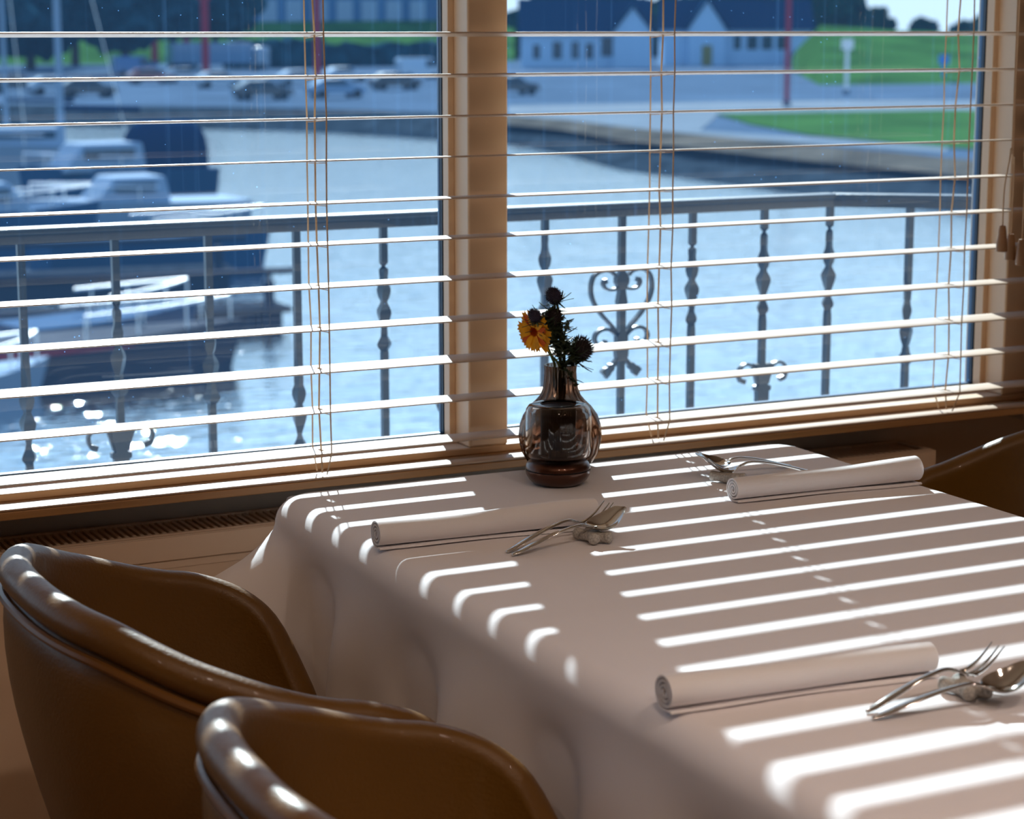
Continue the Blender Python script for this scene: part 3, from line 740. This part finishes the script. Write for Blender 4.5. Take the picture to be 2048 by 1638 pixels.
bar(b, (-4, 0, .09), (corner_x, 0, .09), .02, .012); bar(b, c1+up_*.09, e3+up_*.09, .02, .012)
b.build('rail_bar', 'iron', rail)
def baluster(x, y, zk, kind='twist'):
    b = MB(); w_ = .0085; prof = []
    z = .09; 
    zz_ = [.095, RZ-.012]
    if zk:
        zk = EYE+zk
        prof = [(zz_[0], .0062), (zk-.085, .0062), (zk-.075, .0050), (zk-.062, .0110), (zk-.042, .0045), (zk-.020, .0088), (zk-.004, .0108), (zk+.012, .0050), (zk+.020, .0072), (zk+.034, .0092), (zk+.048, .0060), (zk+.060, .0055), (zk+.07, .0062), (zz_[1], .0062)]
    else:
        prof = [(zz_[0], .0062), (zz_[1], .0062)]
    P = catmull([(r, z, 0) for z, r in prof], 5) if zk else [Vector((r, z, 0)) for z, r in prof]
    rg = [[(x+p.x*1.35*math.cos(PI/4+k*PI/2+ (p.y*9 if zk and abs(p.y-zk) < .08 else 0)), y+p.x*1.35*math.sin(PI/4+k*PI/2+(p.y*9 if zk and abs(p.y-zk) < .08 else 0)), p.y) for k in range(4)] for p in P]
    b.rings(rg); return b.build('baluster', 'iron', rail, sharp=60)
def ribbon(b, pts, wd=.006, dp=.010, closed=False):
    P = catmull([Vector((x, 0, z)) for x, z in pts], 5)
    rg = []
    for i, p in enumerate(P):
        t = (P[min(i+1, len(P)-1)]-P[max(0, i-1)]).normalized(); n_ = Vector((-t.z, 0, t.x))
        w_ = wd[i*len(wd)//len(P)] if isinstance(wd, list) else wd
        rg.append([p-n_*w_/2-Vector((0, dp/2, 0)), p+n_*w_/2-Vector((0, dp/2, 0)), p+n_*w_/2+Vector((0, dp/2, 0)), p-n_*w_/2+Vector((0, dp/2, 0))])
    b.rings(rg)
def heart(xc):
    s = .00029; b = MB()
    def Q(cx_, cy_): return ((cx_-310)*s, EYE-(.4405+(cy_-150)*.000249))
    for m_ in (-1, 1):
        F = lambda L: [(xc+m_*abs(Q(*p)[0])*(1), Q(*p)[1]) for p in L]
        ribbon(b, F([(300, 665), (240, 570), (165, 480), (110, 390), (85, 300), (95, 210), (130, 165), (180, 150), (230, 160), (262, 190)]))
        ribbon(b, F([(292, 285), (240, 295), (200, 288), (178, 262), (178, 235), (200, 225)]), [.005, .005, .005, .006, .009])
        ribbon(b, F([(300, 680), (262, 625), (215, 592), (165, 590), (125, 620), (115, 665), (140, 705), (185, 700), (195, 670)]))
        ribbon(b, F([(295, 760), (285, 800), (262, 850), (225, 890), (180, 935)]), [.006, .006, .008, .014, .018])
    col = [(160, 12), (180, 30), (210, 46), (245, 46), (270, 34), (300, 20), (330, 24), (395, 34), (430, 22), (620, 22), (650, 40), (700, 40), (760, 44), (800, 42), (850, 20)]
    P = [Vector((w_*s, Q(0, y_)[1], 0)) for y_, w_ in col]
    b.rings([[(xc-p.x, -.007, p.y), (xc+p.x, -.007, p.y), (xc+p.x, .007, p.y), (xc-p.x, .007, p.y)] for p in P])
    b.build('heart_scroll', 'iron', rail, sharp=60)
def fleur(xc, z0):
    b = MB(); z0 += EYE
    for m_ in (-1, 1):
        ribbon(b, [(xc+m_*.010, z0-.004), (xc+m_*.018, z0+.022), (xc+m_*.026, z0+.034), (xc+m_*.042, z0+.036), (xc+m_*.054, z0+.024), (xc+m_*.052, z0+.008), (xc+m_*.040, z0+.002)], [.007, .006, .005, .005, .006, .009])
    P = [(.018, z0+.036), (.014, z0+.012), (.010, z0-.006), (.017, z0-.008), (.017, z0-.016), (.013, z0-.018), (.012, z0-.050), (.018, z0-.052), (.018, z0-.058), (.008, z0-.062)]
    b.rings([[(xc-r, -.007, z), (xc+r, -.007, z), (xc+r, .007, z), (xc-r, .007, z)] for r, z in P])
    b.build('scroll_ornament', 'iron', rail, sharp=60)
bx = [(.640, -.52), (.799, -.63), (.954, -.53), (1.114, -.555), (1.272, -.655), (1.434, -.485), (1.593, -.52), (1.753, -.445), (1.914, 0), (2.067, -.480), (2.228, -.470), (2.380, -.470)]
for x, zk in bx: baluster(RX(x), 0, zk)
x = .48
while x > -1.9: baluster(RX(x), 0, random.uniform(-.65, -.45)); x -= .159
for f in (.49, 1.0, 1.5, 2.0): p = c1.lerp(e2, f*1.03); baluster(p.x, p.y, -.575)
heart(RX(1.914)); fleur(RX(2.230), -.675); fleur(RX(.953), -.690); fleur(RX(1.593), -.68)
b = MB()
for x in (-1.5, .3): b.box(RX(x)-.02, -.02, -.02, RX(x)+.02, .02, .09)
b.box(corner_x-.02, -.02, -.02, corner_x+.02, .02, .09)
b.build('foot_plate', 'iron', rail)

# ------------------------------------------------------------------ harbour
ZW, ZP = EYE-6.2, EYE-5.1
struct(MB().add([(-200, 3.6, ZW), (700, 3.6, ZW), (700, 400, ZW), (-200, 400, ZW)], [(0, 1, 2, 3)]).build('harbour_water', 'water', smooth=False), 'bright rippled harbour water beyond the railing', 'water')
wl = [(-900, 236), (-60, 250), (130, 254), (400, 258), (600, 265), (890, 280), (1016, 290), (1130, 312), (1240, 345), (1400, 368), (1640, 400), (1800, 418), (1960, 440), (2400, 500)]
tl = [(-900, 196), (-60, 208), (130, 210), (400, 213), (600, 216), (890, 226), (1016, 234), (1130, 240), (1240, 252), (1400, 268), (1640, 292), (1800, 305), (1960, 322), (2400, 360)]
WLp = [atz(x, y, ZW) for x, y in wl]; TLp = [atz(x, y, ZP) for x, y in tl]
WLp.append(Vector((110, 12, ZW))); TLp.append(Vector((128, 12, ZP)))
K = 10; vs = []; fs = []
for i in range(len(WLp)):
    for q in range(K+1):
        p = WLp[i].lerp(TLp[i], q/K); p.z += (noise.noise(p*.4)*.35 if 0 < q < K else (-.4 if q == 0 else 0)); vs.append(p)
for i in range(len(WLp)-1):
    for q in range(K): a = i*(K+1)+q; fs.append((a, a+1, a+K+2, a+K+1))
struct(MB().add(vs, fs).build('stone_bank', 'rock'), 'dark stony bank sloping into the harbour', 'bank')
# brown beach strip on the right bank
i0 = 5; vs = []; fs = []
for i in range(i0, len(WLp)):
    a = WLp[i].lerp(TLp[i], .48); b_ = WLp[i].lerp(TLp[i], .80); a.z += .38; b_.z += .38; vs += [a, b_]
for i in range(len(vs)//2-1): fs.append((2*i, 2*i+1, 2*i+3, 2*i+2))
struct(MB().add(vs, fs).build('brown_shore', 'sand'), 'brown strip of shore on the right bank', 'shore')
far = [Vector((-200, 700, ZP)), Vector((1100, 700, ZP))]
vs = [p for p in TLp] + [Vector((p.x+min(p.x/p.y, 2.2)*(700-p.y), 700, ZP)) for p in TLp]
n = len(TLp); fs = [(i, i+1, n+i+1, n+i) for i in range(n-1)]
struct(MB().add(vs, fs).build('car_park_ground', 'asphalt', smooth=False), 'grey car park and quay beyond the harbour', 'ground')
def gpoly(name, pts, m, label, cat, dz=.03, kind='structure'):
    P = [atz(x, y, ZP)+Vector((0, 0, dz)) for x, y in pts]
    return struct(MB().add(P, [tuple(range(len(P)))]).build(name, m, smooth=False), label, cat)
gpoly('quay_path', [(1016, 212), (1500, 203), (2300, 200), (2300, 226), (1900, 222), (1440, 228), (1400, 262), (1900, 296), (1890, 306), (1380, 272), (1200, 255), (1016, 236)], 'path', 'pale footpath around the grass patch', 'path')
gpoly('grass_patch', [(1430, 229), (1900, 222), (2200, 228), (2200, 318), (1890, 296), (1620, 272), (1500, 250)], 'grass', 'green grass triangle on the right quay', 'grass', .06)
def dike(name, prof, label):     # prof: (px, base y, Yfront, Ycrest, crest z)
    K = 8; vs = []; fs = []
    for (px, y0, y1, zc) in prof:
        d = ray(px, 100); a = Vector((d.x/d.y*y0, y0, ZP)); c_ = Vector((d.x/d.y*y1, y1, zc)); e_ = Vector((d.x/d.y*(y1+6), y1+6, zc)); g_ = Vector((d.x/d.y*(y1+40), y1+40, ZP))
        vs += [a.lerp(c_, q/K) for q in range(K+1)] + [e_, g_]
    m_ = K+3
    for i in range(len(prof)-1):
        for q in range(m_-1): fs.append((i*m_+q, i*m_+q+1, (i+1)*m_+q+1, (i+1)*m_+q))
    return struct(MB().add(vs, fs).build(name, 'grass'), label, 'grass bank')
dike('grass_dike', [(1585, 215, 250, EYE-3.6), (1640, 160, 205, EYE+.4), (1780, 158, 200, EYE-.2), (1900, 158, 198, EYE-.5), (2400, 158, 198, EYE-.5)], 'grassy dike rising behind the right quay')
dike('grass_bank', [(-700, 300, 340, EYE+1.5), (430, 300, 340, EYE+1.0), (890, 300, 345, EYE+1.5), (1030, 300, 345, EYE+1.5)], 'green grass bank behind the parked cars')

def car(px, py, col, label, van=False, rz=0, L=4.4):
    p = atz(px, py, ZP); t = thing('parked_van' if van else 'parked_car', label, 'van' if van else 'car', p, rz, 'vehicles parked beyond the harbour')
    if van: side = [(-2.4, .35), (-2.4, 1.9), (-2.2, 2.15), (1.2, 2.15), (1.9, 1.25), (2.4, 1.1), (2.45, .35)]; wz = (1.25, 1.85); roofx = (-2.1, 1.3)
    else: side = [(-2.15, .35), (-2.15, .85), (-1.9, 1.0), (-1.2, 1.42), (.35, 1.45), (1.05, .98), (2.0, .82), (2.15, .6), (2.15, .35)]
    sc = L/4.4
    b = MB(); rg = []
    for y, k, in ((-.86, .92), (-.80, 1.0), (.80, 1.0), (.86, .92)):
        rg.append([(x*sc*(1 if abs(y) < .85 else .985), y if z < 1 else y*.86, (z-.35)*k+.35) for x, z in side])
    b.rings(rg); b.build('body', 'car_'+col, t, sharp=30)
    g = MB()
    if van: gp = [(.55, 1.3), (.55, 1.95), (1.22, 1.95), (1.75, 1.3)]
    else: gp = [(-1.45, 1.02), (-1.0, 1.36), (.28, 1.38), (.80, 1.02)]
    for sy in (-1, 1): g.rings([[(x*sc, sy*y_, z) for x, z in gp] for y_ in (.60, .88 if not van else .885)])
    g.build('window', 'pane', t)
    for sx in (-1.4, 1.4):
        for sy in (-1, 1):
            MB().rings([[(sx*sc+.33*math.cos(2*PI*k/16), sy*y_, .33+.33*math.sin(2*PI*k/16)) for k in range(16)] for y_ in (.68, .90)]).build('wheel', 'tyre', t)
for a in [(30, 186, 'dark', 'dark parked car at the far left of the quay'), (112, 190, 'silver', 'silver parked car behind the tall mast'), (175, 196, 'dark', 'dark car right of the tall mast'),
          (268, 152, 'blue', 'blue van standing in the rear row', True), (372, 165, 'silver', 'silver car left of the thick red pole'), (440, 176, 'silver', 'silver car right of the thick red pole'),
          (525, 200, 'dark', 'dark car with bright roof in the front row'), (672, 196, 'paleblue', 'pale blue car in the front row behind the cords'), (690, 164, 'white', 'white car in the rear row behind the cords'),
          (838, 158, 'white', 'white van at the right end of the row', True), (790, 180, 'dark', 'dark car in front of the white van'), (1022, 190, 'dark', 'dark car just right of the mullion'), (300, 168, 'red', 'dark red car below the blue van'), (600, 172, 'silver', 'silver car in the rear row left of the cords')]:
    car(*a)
# white lorry behind
p = atz(435, 142, ZP); t = thing('lorry', 'pale lorry with a long box body behind the red pole', 'lorry', p, 0)
MB().box(-6, -1.2, .9, 4.2, 1.2, 3.4).build('box_body', 'car_paleblue', t, bevel=.05); MB().box(4.4, -1.2, .5, 6.4, 1.2, 2.9).build('cab', 'car_silver', t, bevel=.2)
MB().box(6.35, -1.0, 1.7, 6.43, 1.0, 2.6).build('windscreen', 'pane', t)
for x in (-4.5, -3.4, 5.2):
    for sy in (-1, 1): MB().rings([[(x+.5*math.cos(2*PI*k/16), sy*y_, .5+.5*math.sin(2*PI*k/16)) for k in range(16)] for y_ in (.85, 1.2)]).build('wheel', 'tyre', t)

def pole(px, ybase, r, h, m, label, name='red_pole', head=None):
    p = atz(px, ybase, ZP); t = thing(name, label, 'pole', p)
    MB().tube([(0, 0, 0), (0, 0, h)], r, 10).build('post', m, t)
    MB().tube([(0, 0, 0), (0, 0, .4)], r*1.6, 10).build('footing', 'asphalt', t)
    if head: MB().box(-head, -.1, h-head*1.6, head, .1, h).build('panel', m, t)
    return t
pole(1573, 214, .17, 9, 'red', 'tall red pole in front of the white house')
pole(412, 150, .42, 9.5, 'red', 'thick red pole behind the parked cars', head=.75)
pole(636, 168, .35, 10, 'red', 'red pole seen behind the blind cords')
pole(310, 128, .5, 6.8, 'red', 'short red pole left of the thick one')
pole(374, 128, .5, 6.6, 'red', 'short red pole directly beside the thick one')
pole(1692, 190, .16, 4.3, 'metal', 'pale sign post before the grassy dike', 'sign_post', head=.5)
pole(1886, 165, .14, 2.6, 'signblue', 'small blue sign on the grassy dike', 'sign_post', head=.55)

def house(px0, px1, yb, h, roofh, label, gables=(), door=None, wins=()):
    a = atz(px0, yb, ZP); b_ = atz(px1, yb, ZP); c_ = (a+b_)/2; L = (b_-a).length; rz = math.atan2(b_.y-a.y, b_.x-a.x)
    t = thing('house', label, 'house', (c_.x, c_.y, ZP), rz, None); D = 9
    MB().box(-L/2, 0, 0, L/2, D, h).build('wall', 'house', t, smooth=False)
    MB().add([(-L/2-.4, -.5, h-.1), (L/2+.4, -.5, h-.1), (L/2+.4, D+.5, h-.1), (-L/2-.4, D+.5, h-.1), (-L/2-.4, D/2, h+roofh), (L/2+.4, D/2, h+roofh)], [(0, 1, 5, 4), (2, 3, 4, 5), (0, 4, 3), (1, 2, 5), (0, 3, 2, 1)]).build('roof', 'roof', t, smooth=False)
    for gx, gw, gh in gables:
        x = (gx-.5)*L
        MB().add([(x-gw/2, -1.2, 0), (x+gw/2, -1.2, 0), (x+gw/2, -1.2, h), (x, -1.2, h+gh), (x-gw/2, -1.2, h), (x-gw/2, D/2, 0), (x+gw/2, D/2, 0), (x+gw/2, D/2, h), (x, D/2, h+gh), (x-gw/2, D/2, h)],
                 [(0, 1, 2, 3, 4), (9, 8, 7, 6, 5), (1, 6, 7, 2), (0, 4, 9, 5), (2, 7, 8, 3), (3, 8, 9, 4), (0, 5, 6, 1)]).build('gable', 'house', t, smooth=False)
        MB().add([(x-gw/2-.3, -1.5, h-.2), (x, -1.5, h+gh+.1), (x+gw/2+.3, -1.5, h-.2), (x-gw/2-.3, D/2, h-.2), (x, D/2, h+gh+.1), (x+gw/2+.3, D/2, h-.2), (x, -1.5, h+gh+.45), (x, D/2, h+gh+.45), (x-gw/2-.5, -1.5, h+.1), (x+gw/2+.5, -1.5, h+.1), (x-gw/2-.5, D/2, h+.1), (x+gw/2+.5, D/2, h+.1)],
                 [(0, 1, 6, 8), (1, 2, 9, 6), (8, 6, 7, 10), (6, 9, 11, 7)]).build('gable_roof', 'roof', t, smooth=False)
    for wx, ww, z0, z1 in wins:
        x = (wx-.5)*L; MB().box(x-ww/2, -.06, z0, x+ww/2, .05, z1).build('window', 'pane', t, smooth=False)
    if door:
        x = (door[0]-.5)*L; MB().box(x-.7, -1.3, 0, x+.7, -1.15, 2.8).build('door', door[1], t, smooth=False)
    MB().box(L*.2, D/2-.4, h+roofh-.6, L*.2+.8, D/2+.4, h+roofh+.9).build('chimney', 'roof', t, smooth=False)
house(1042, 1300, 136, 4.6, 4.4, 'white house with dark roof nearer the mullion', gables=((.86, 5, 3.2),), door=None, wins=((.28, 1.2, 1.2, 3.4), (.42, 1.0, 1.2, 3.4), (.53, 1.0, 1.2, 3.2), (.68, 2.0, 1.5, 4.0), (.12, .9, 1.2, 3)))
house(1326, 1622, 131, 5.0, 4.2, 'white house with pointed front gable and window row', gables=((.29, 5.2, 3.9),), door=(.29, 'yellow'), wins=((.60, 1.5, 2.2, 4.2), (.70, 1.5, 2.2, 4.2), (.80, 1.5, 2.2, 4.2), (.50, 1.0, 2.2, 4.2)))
# large hall behind the grass bank
ha = atz(470, 92, ZP); 
dA, dB = ray(455, 60), ray(905, 60); YH = 345
xa, xb = dA.x/dA.y*YH, dB.x/dB.y*YH
t = thing('harbour_hall', 'long blue grey hall behind the grass bank', 'building', ((xa+xb)/2, YH, ZP))
hw = (xb-xa)/2
MB().box(-hw, 0, 0, hw, 20, 15).build('wall', 'hall', t, smooth=False); MB().add([(-hw-1, -1, 15), (hw+1, -1, 15), (hw+1, 21, 15), (-hw-1, 21, 15), (-hw-1, 10, 19), (hw+1, 10, 19)], [(0, 1, 5, 4), (2, 3, 4, 5), (0, 4, 3), (1, 2, 5), (0, 3, 2, 1)]).build('roof', 'roof', t, smooth=False)
for i in range(7): MB().box(-hw+6+i*(2*hw-12)/6.5, -.2, 6, -hw+9+i*(2*hw-12)/6.5, 0.05, 10).build('window', 'hull', t, smooth=False)

def tree(px, Y, zt, r, label, m='foliage', base=None, squash=.85):
    d = ray(px, 100); x = d.x/d.y*Y; base = ZP if base is None else base
    t = thing('tree', label, 'tree', (x, Y, base), 0, 'trees behind the harbour'); h = zt-base
    MB().tube([(0, 0, 0), (.2, 0, h*.6)], [r*.10, r*.05], 8).build('trunk', 'bark', t)
    bm = bmesh.new(); bmesh.ops.create_icosphere(bm, subdivisions=4, radius=1)
    for v in bm.verts:
        k = 1+.35*noise.noise(v.co*1.6+Vector((px*.1, 0, 0)))+.22*noise.noise(v.co*4+Vector((0, px, 0)))+.12*noise.noise(v.co*9)
        v.co = Vector((v.co.x*r*k, v.co.y*r*k, v.co.z*min(r*squash, h*.5)*k + h - min(r*squash, h*.5)*1.05))
    me = bpy.data.meshes.new('crown'); bm.to_mesh(me); bm.free(); me.materials.append(M[m])
    o = bpy.data.objects.new('crown', me); COL.objects.link(o); o.parent = t
for px, Y, zt, r, lab in [(1120, 296, 8.0, 6, 'tree rising behind the house nearer the mullion'), (1205, 316, 7.5, 6, 'tree behind the right half of the nearer white house'), (1305, 338, 7.0, 6, 'tree filling the gap between the two white houses'),
                     (1400, 296, 7.5, 6, 'tree behind the pointed gable'), (1500, 316, 9, 6.5, 'tall tree behind the window row'), (1595, 338, 9, 7, 'dense tree left of the grassy dike top'), (1675, 296, 7.5, 6, 'tree sloping down to the open sky'), (1738, 318, 5.0, 4.5, 'last low tree before the open sky'),
                     (1845, 330, 3.6, 3, 'small dark bush on the right horizon'), (1955, 330, 3.6, 5, 'dark bush beside the right window frame'), (1040, 340, 4.2, 5, 'low tree at the mullion below pale sky'), (1255, 360, 8, 6, 'tree half hidden behind the gap between the houses'), (1450, 362, 8.5, 6, 'tree behind the pointed roof, farther back')]:
    tree(px, Y, zt, r, lab)
for px, Y, zt, r, lab in [(-40, 235, 9.5, 6.5, 'dark tree at the far left edge'), (60, 262, 9, 6.5, 'dark tree behind the leaning mast'), (150, 290, 11, 6.5, 'tall dark tree behind the tall mast'), (250, 235, 10, 6.5, 'dark tree right of the tall mast'), (345, 262, 12, 6.5, 'dark tree behind the short red poles'), (430, 312, 11, 6.5, 'dark tree behind the thick red pole')]:
    tree(px, Y, zt, r, lab, 'hedge')
# hedges before the bank
for px0, px1, Y, h_, lab in [(455, 640, 262, 3.6, 'dark hedge behind the pale lorry'), (640, 880, 268, 3.0, 'dark hedge behind the parked white van')]:
    a = ray(px0, 100); b_ = ray(px1, 100); xa, xb = a.x/a.y*Y, b_.x/b_.y*Y
    bm = bmesh.new(); bmesh.ops.create_cube(bm, size=1); bmesh.ops.subdivide_edges(bm, edges=bm.edges, cuts=11, use_grid_fill=True)
    for v in bm.verts:
        v.co = Vector((v.co.x*(xb-xa), v.co.y*4, (v.co.z+.5)*h_)); k = noise.noise(v.co*.5)*.9; v.co.z += k if v.co.z > .5 else 0; v.co.y += k
    me = bpy.data.meshes.new('hedge'); bm.to_mesh(me); bm.free(); me.materials.append(M['hedge'])
    o = bpy.data.objects.new('hedge', me); COL.objects.link(o); o.location = ((xa+xb)/2, Y, ZP); tag(o, lab, 'hedge')

# boats
def boat(px, py, L, wd, h, m, label, rz, cabin=None, canopy=None, mast=None, stripe=None, name='moored_boat'):
    p = atz(px, py, ZW); t = thing(name, label, 'boat', (p.x, p.y, ZW), rz, None)
    def sec(u, z):   # half width along hull
        return wd/2*(1-max(0, (u-.35)/.65)**2.2)*(.78+.22*z)
    rg = []
    for z in (-.25, 0, .35, .7, 1.0):
        r_ = []
        us = [i/14 for i in range(15)]
        for u in us: r_.append((-L/2+u*(L+.25*z*(u**3)), -sec(u, max(0, z)), h*z*(1+.22*u*u)))
        for u in us[::-1][1:]: r_.append((-L/2+u*(L+.25*z*(u**3)), sec(u, max(0, z)), h*z*(1+.22*u*u)))
        rg.append(r_)
    MB().rings(rg).build('hull', m, t, sharp=50)
    if stripe: MB().rings([[(-L/2+u*L*.98, s_*(sec(u, .8)+.02), h*.78*(1+.22*u*u)+z) for u in [i/10 for i in range(11)] for s_ in (1,)]+[(-L/2+u*L*.98, -(sec(u, .8)+.02), h*.78*(1+.22*u*u)+z) for u in [1-i/10 for i in range(11)]] for z in (0, .14)]).build('stripe', stripe, t)
    if cabin:
        x0, x1, cw, chh = cabin
        rg = [[(x0+k*.15, -cw/2*(1-k*.12), h+chh*k) , (x1-k*chh*.8, -cw/2*(1-k*.12), h+chh*k), (x1-k*chh*.8, cw/2*(1-k*.12), h+chh*k), (x0+k*.15, cw/2*(1-k*.12), h+chh*k)] for k in (0, .5, 1)]
        MB().rings(rg).build('cabin', 'hull', t, bevel=.06)
        g = MB()
        for s_ in (-1, 1): g.box(x0+.5, s_*cw/2*.95-.03, h+chh*.45, x1-chh*.8, s_*cw/2*.95+.03, h+chh*.8)
        g.build('cabin_window', 'pane', t)
    if canopy:
        x0, x1, cw, ch_ = canopy; rg = []
        for x in (x0, x0+.3, x1-.3, x1):
            k = .86 if x in (x0, x1) else 1
            rg.append([(x, cw/2*math.cos(a)*(1 if k == 1 else .95), h+ch_*k*abs(math.sin(a))**.6) for a in [PI*q/10 for q in range(11)]])
        MB().rings(rg).build('canopy', 'canvas', t, sharp=50)
    if mast:
        mx_, mh, mr = mast; MB().tube([(mx_, 0, h*.6), (mx_, 0, h+mh)], [mr, mr*.7], 10).build('mast', 'hull', t)
        MB().tube([(mx_, 0, h+1.6), (mx_-L*.38, 0, h+1.5)], mr*.8, 8).build('boom', 'canvas', t)
        MB().tube([(mx_, 0, h+mh), (L/2-.2, 0, h*1.1)], .02, 5).build('stay', 'metal', t)
        MB().tube([(mx_, 0, h+mh), (-L/2+.2, 0, h*1.0)], .02, 5).build('stay', 'metal', t)
    b = MB(); pts = []
    for i in range(7): u = .45+.55*i/6; pts.append((-L/2+u*L, -sec(u, 1)*.92, h*(1+.22*u*u)+.45))
    for i in range(6, -1, -1): u = .45+.55*i/6; pts.append((-L/2+u*L, sec(u, 1)*.92, h*(1+.22*u*u)+.45))
    b.tube(pts, .03, 6)
    for q in pts[::2]: b.tube([(q[0], q[1], q[2]-.5), q], .02, 5)
    b.build('guard_rail', 'metal', t)
    return t
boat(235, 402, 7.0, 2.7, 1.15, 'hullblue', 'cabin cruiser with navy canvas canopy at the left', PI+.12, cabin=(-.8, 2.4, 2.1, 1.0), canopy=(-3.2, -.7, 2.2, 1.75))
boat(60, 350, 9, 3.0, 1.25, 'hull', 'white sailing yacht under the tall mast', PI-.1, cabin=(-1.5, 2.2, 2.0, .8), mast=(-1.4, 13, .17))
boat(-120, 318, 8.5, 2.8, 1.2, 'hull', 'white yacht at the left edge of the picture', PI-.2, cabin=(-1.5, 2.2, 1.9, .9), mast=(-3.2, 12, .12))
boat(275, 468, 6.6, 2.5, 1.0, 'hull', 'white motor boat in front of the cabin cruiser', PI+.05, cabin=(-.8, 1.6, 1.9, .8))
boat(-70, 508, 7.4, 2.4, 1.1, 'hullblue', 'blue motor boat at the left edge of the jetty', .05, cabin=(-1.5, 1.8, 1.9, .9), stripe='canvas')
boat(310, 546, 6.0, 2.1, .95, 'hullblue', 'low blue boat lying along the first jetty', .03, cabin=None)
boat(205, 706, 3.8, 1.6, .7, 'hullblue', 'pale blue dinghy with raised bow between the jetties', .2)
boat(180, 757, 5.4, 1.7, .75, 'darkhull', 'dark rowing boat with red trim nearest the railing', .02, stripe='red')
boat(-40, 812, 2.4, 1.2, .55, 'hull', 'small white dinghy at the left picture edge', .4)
def jetty(px0, py0, px1, py1, wd, label, posts=True, z=.45):
    a = atz(px0, py0, ZW); b_ = atz(px1, py1, ZW); L = (b_-a).length; rz = math.atan2(b_.y-a.y, b_.x-a.x); m_ = (a+b_)/2
    t = thing('jetty', label, 'jetty', (m_.x, m_.y, ZW), rz, 'floating jetties in the harbour')
    MB().box(-L/2, -wd/2, z-.12, L/2, wd/2, z).build('deck', 'jetty', t, bevel=.02)
    MB().box(-L/2+.2, -wd/2+.1, -.2, L/2-.2, wd/2-.1, z-.14).build('float', 'darkhull', t)
    b = MB(); b.tube([(-L/2, wd/2, z+.62), (L/2+.6, wd/2, z+.62)], .07, 8)
    n_ = max(2, int(L/2.4))
    for i in range(n_): b.tube([(-L/2+L*i/(n_-1)*.98, wd/2, z-.1), (-L/2+L*i/(n_-1)*.98, wd/2, z+.62)], .06, 6)
    b.build('rail', 'darkhull', t)
    MB().tube([(L/2-.3, 0, -.6), (L/2-.3, 0, z+.5)], .12, 10).build('mooring_post', 'darkhull', t)
jetty(-60, 592, 462, 568, 1.5, 'long grey jetty farther from the window')
jetty(250, 668, 566, 648, 1.3, 'shorter grey jetty with a hand rail behind the left pane')
jetty(-80, 668, 195, 661, 1.2, 'brown jetty running out of the picture on the left')

# ------------------------------------------------------------------ warm ceiling spots of the room
SPN = ['behind the table on its left', 'behind the table on its right', 'over the near left table corner', 'over the near right table corner', 'nearest the left wall in the front row', 'nearest the right wall in the front row', 'nearest the right wall in the rear row', 'nearest the left wall in the rear row']
for i, (x, y) in enumerate([(.4, -.6), (1.3, -.6), (.4, .4), (1.3, .4), (-.9, .4), (2.6, .4), (2.6, -.9), (-.9, -.9)]):
    t = thing('ceiling_spot', 'round warm recessed spotlight ' + SPN[i], 'ceiling light', (x, y, HC), 0, 'recessed ceiling spots')
    MB().lathe([(.030, -.004), (.045, -.004), (.047, 0), (.030, 0)], n=32, close=True).build('ring', 'metal', t)
    MB().lathe([(.001, -.001), (.029, -.001), (.029, 0), (.001, 0)], n=24).build('bulb', mat('warm_bulb', (1, .7, .4), emis=(1, .55, .22, 40)), t)
    ld = bpy.data.lights.new('spot', 'SPOT'); lo = bpy.data.objects.new('spot_light', ld); COL.objects.link(lo); lo.parent = t; lo.location = (0, 0, -.01)
    ld.energy = 36; ld.color = (1, .78, .64); ld.spot_size = math.radians(130); ld.spot_blend = .8; ld.shadow_soft_size = .045
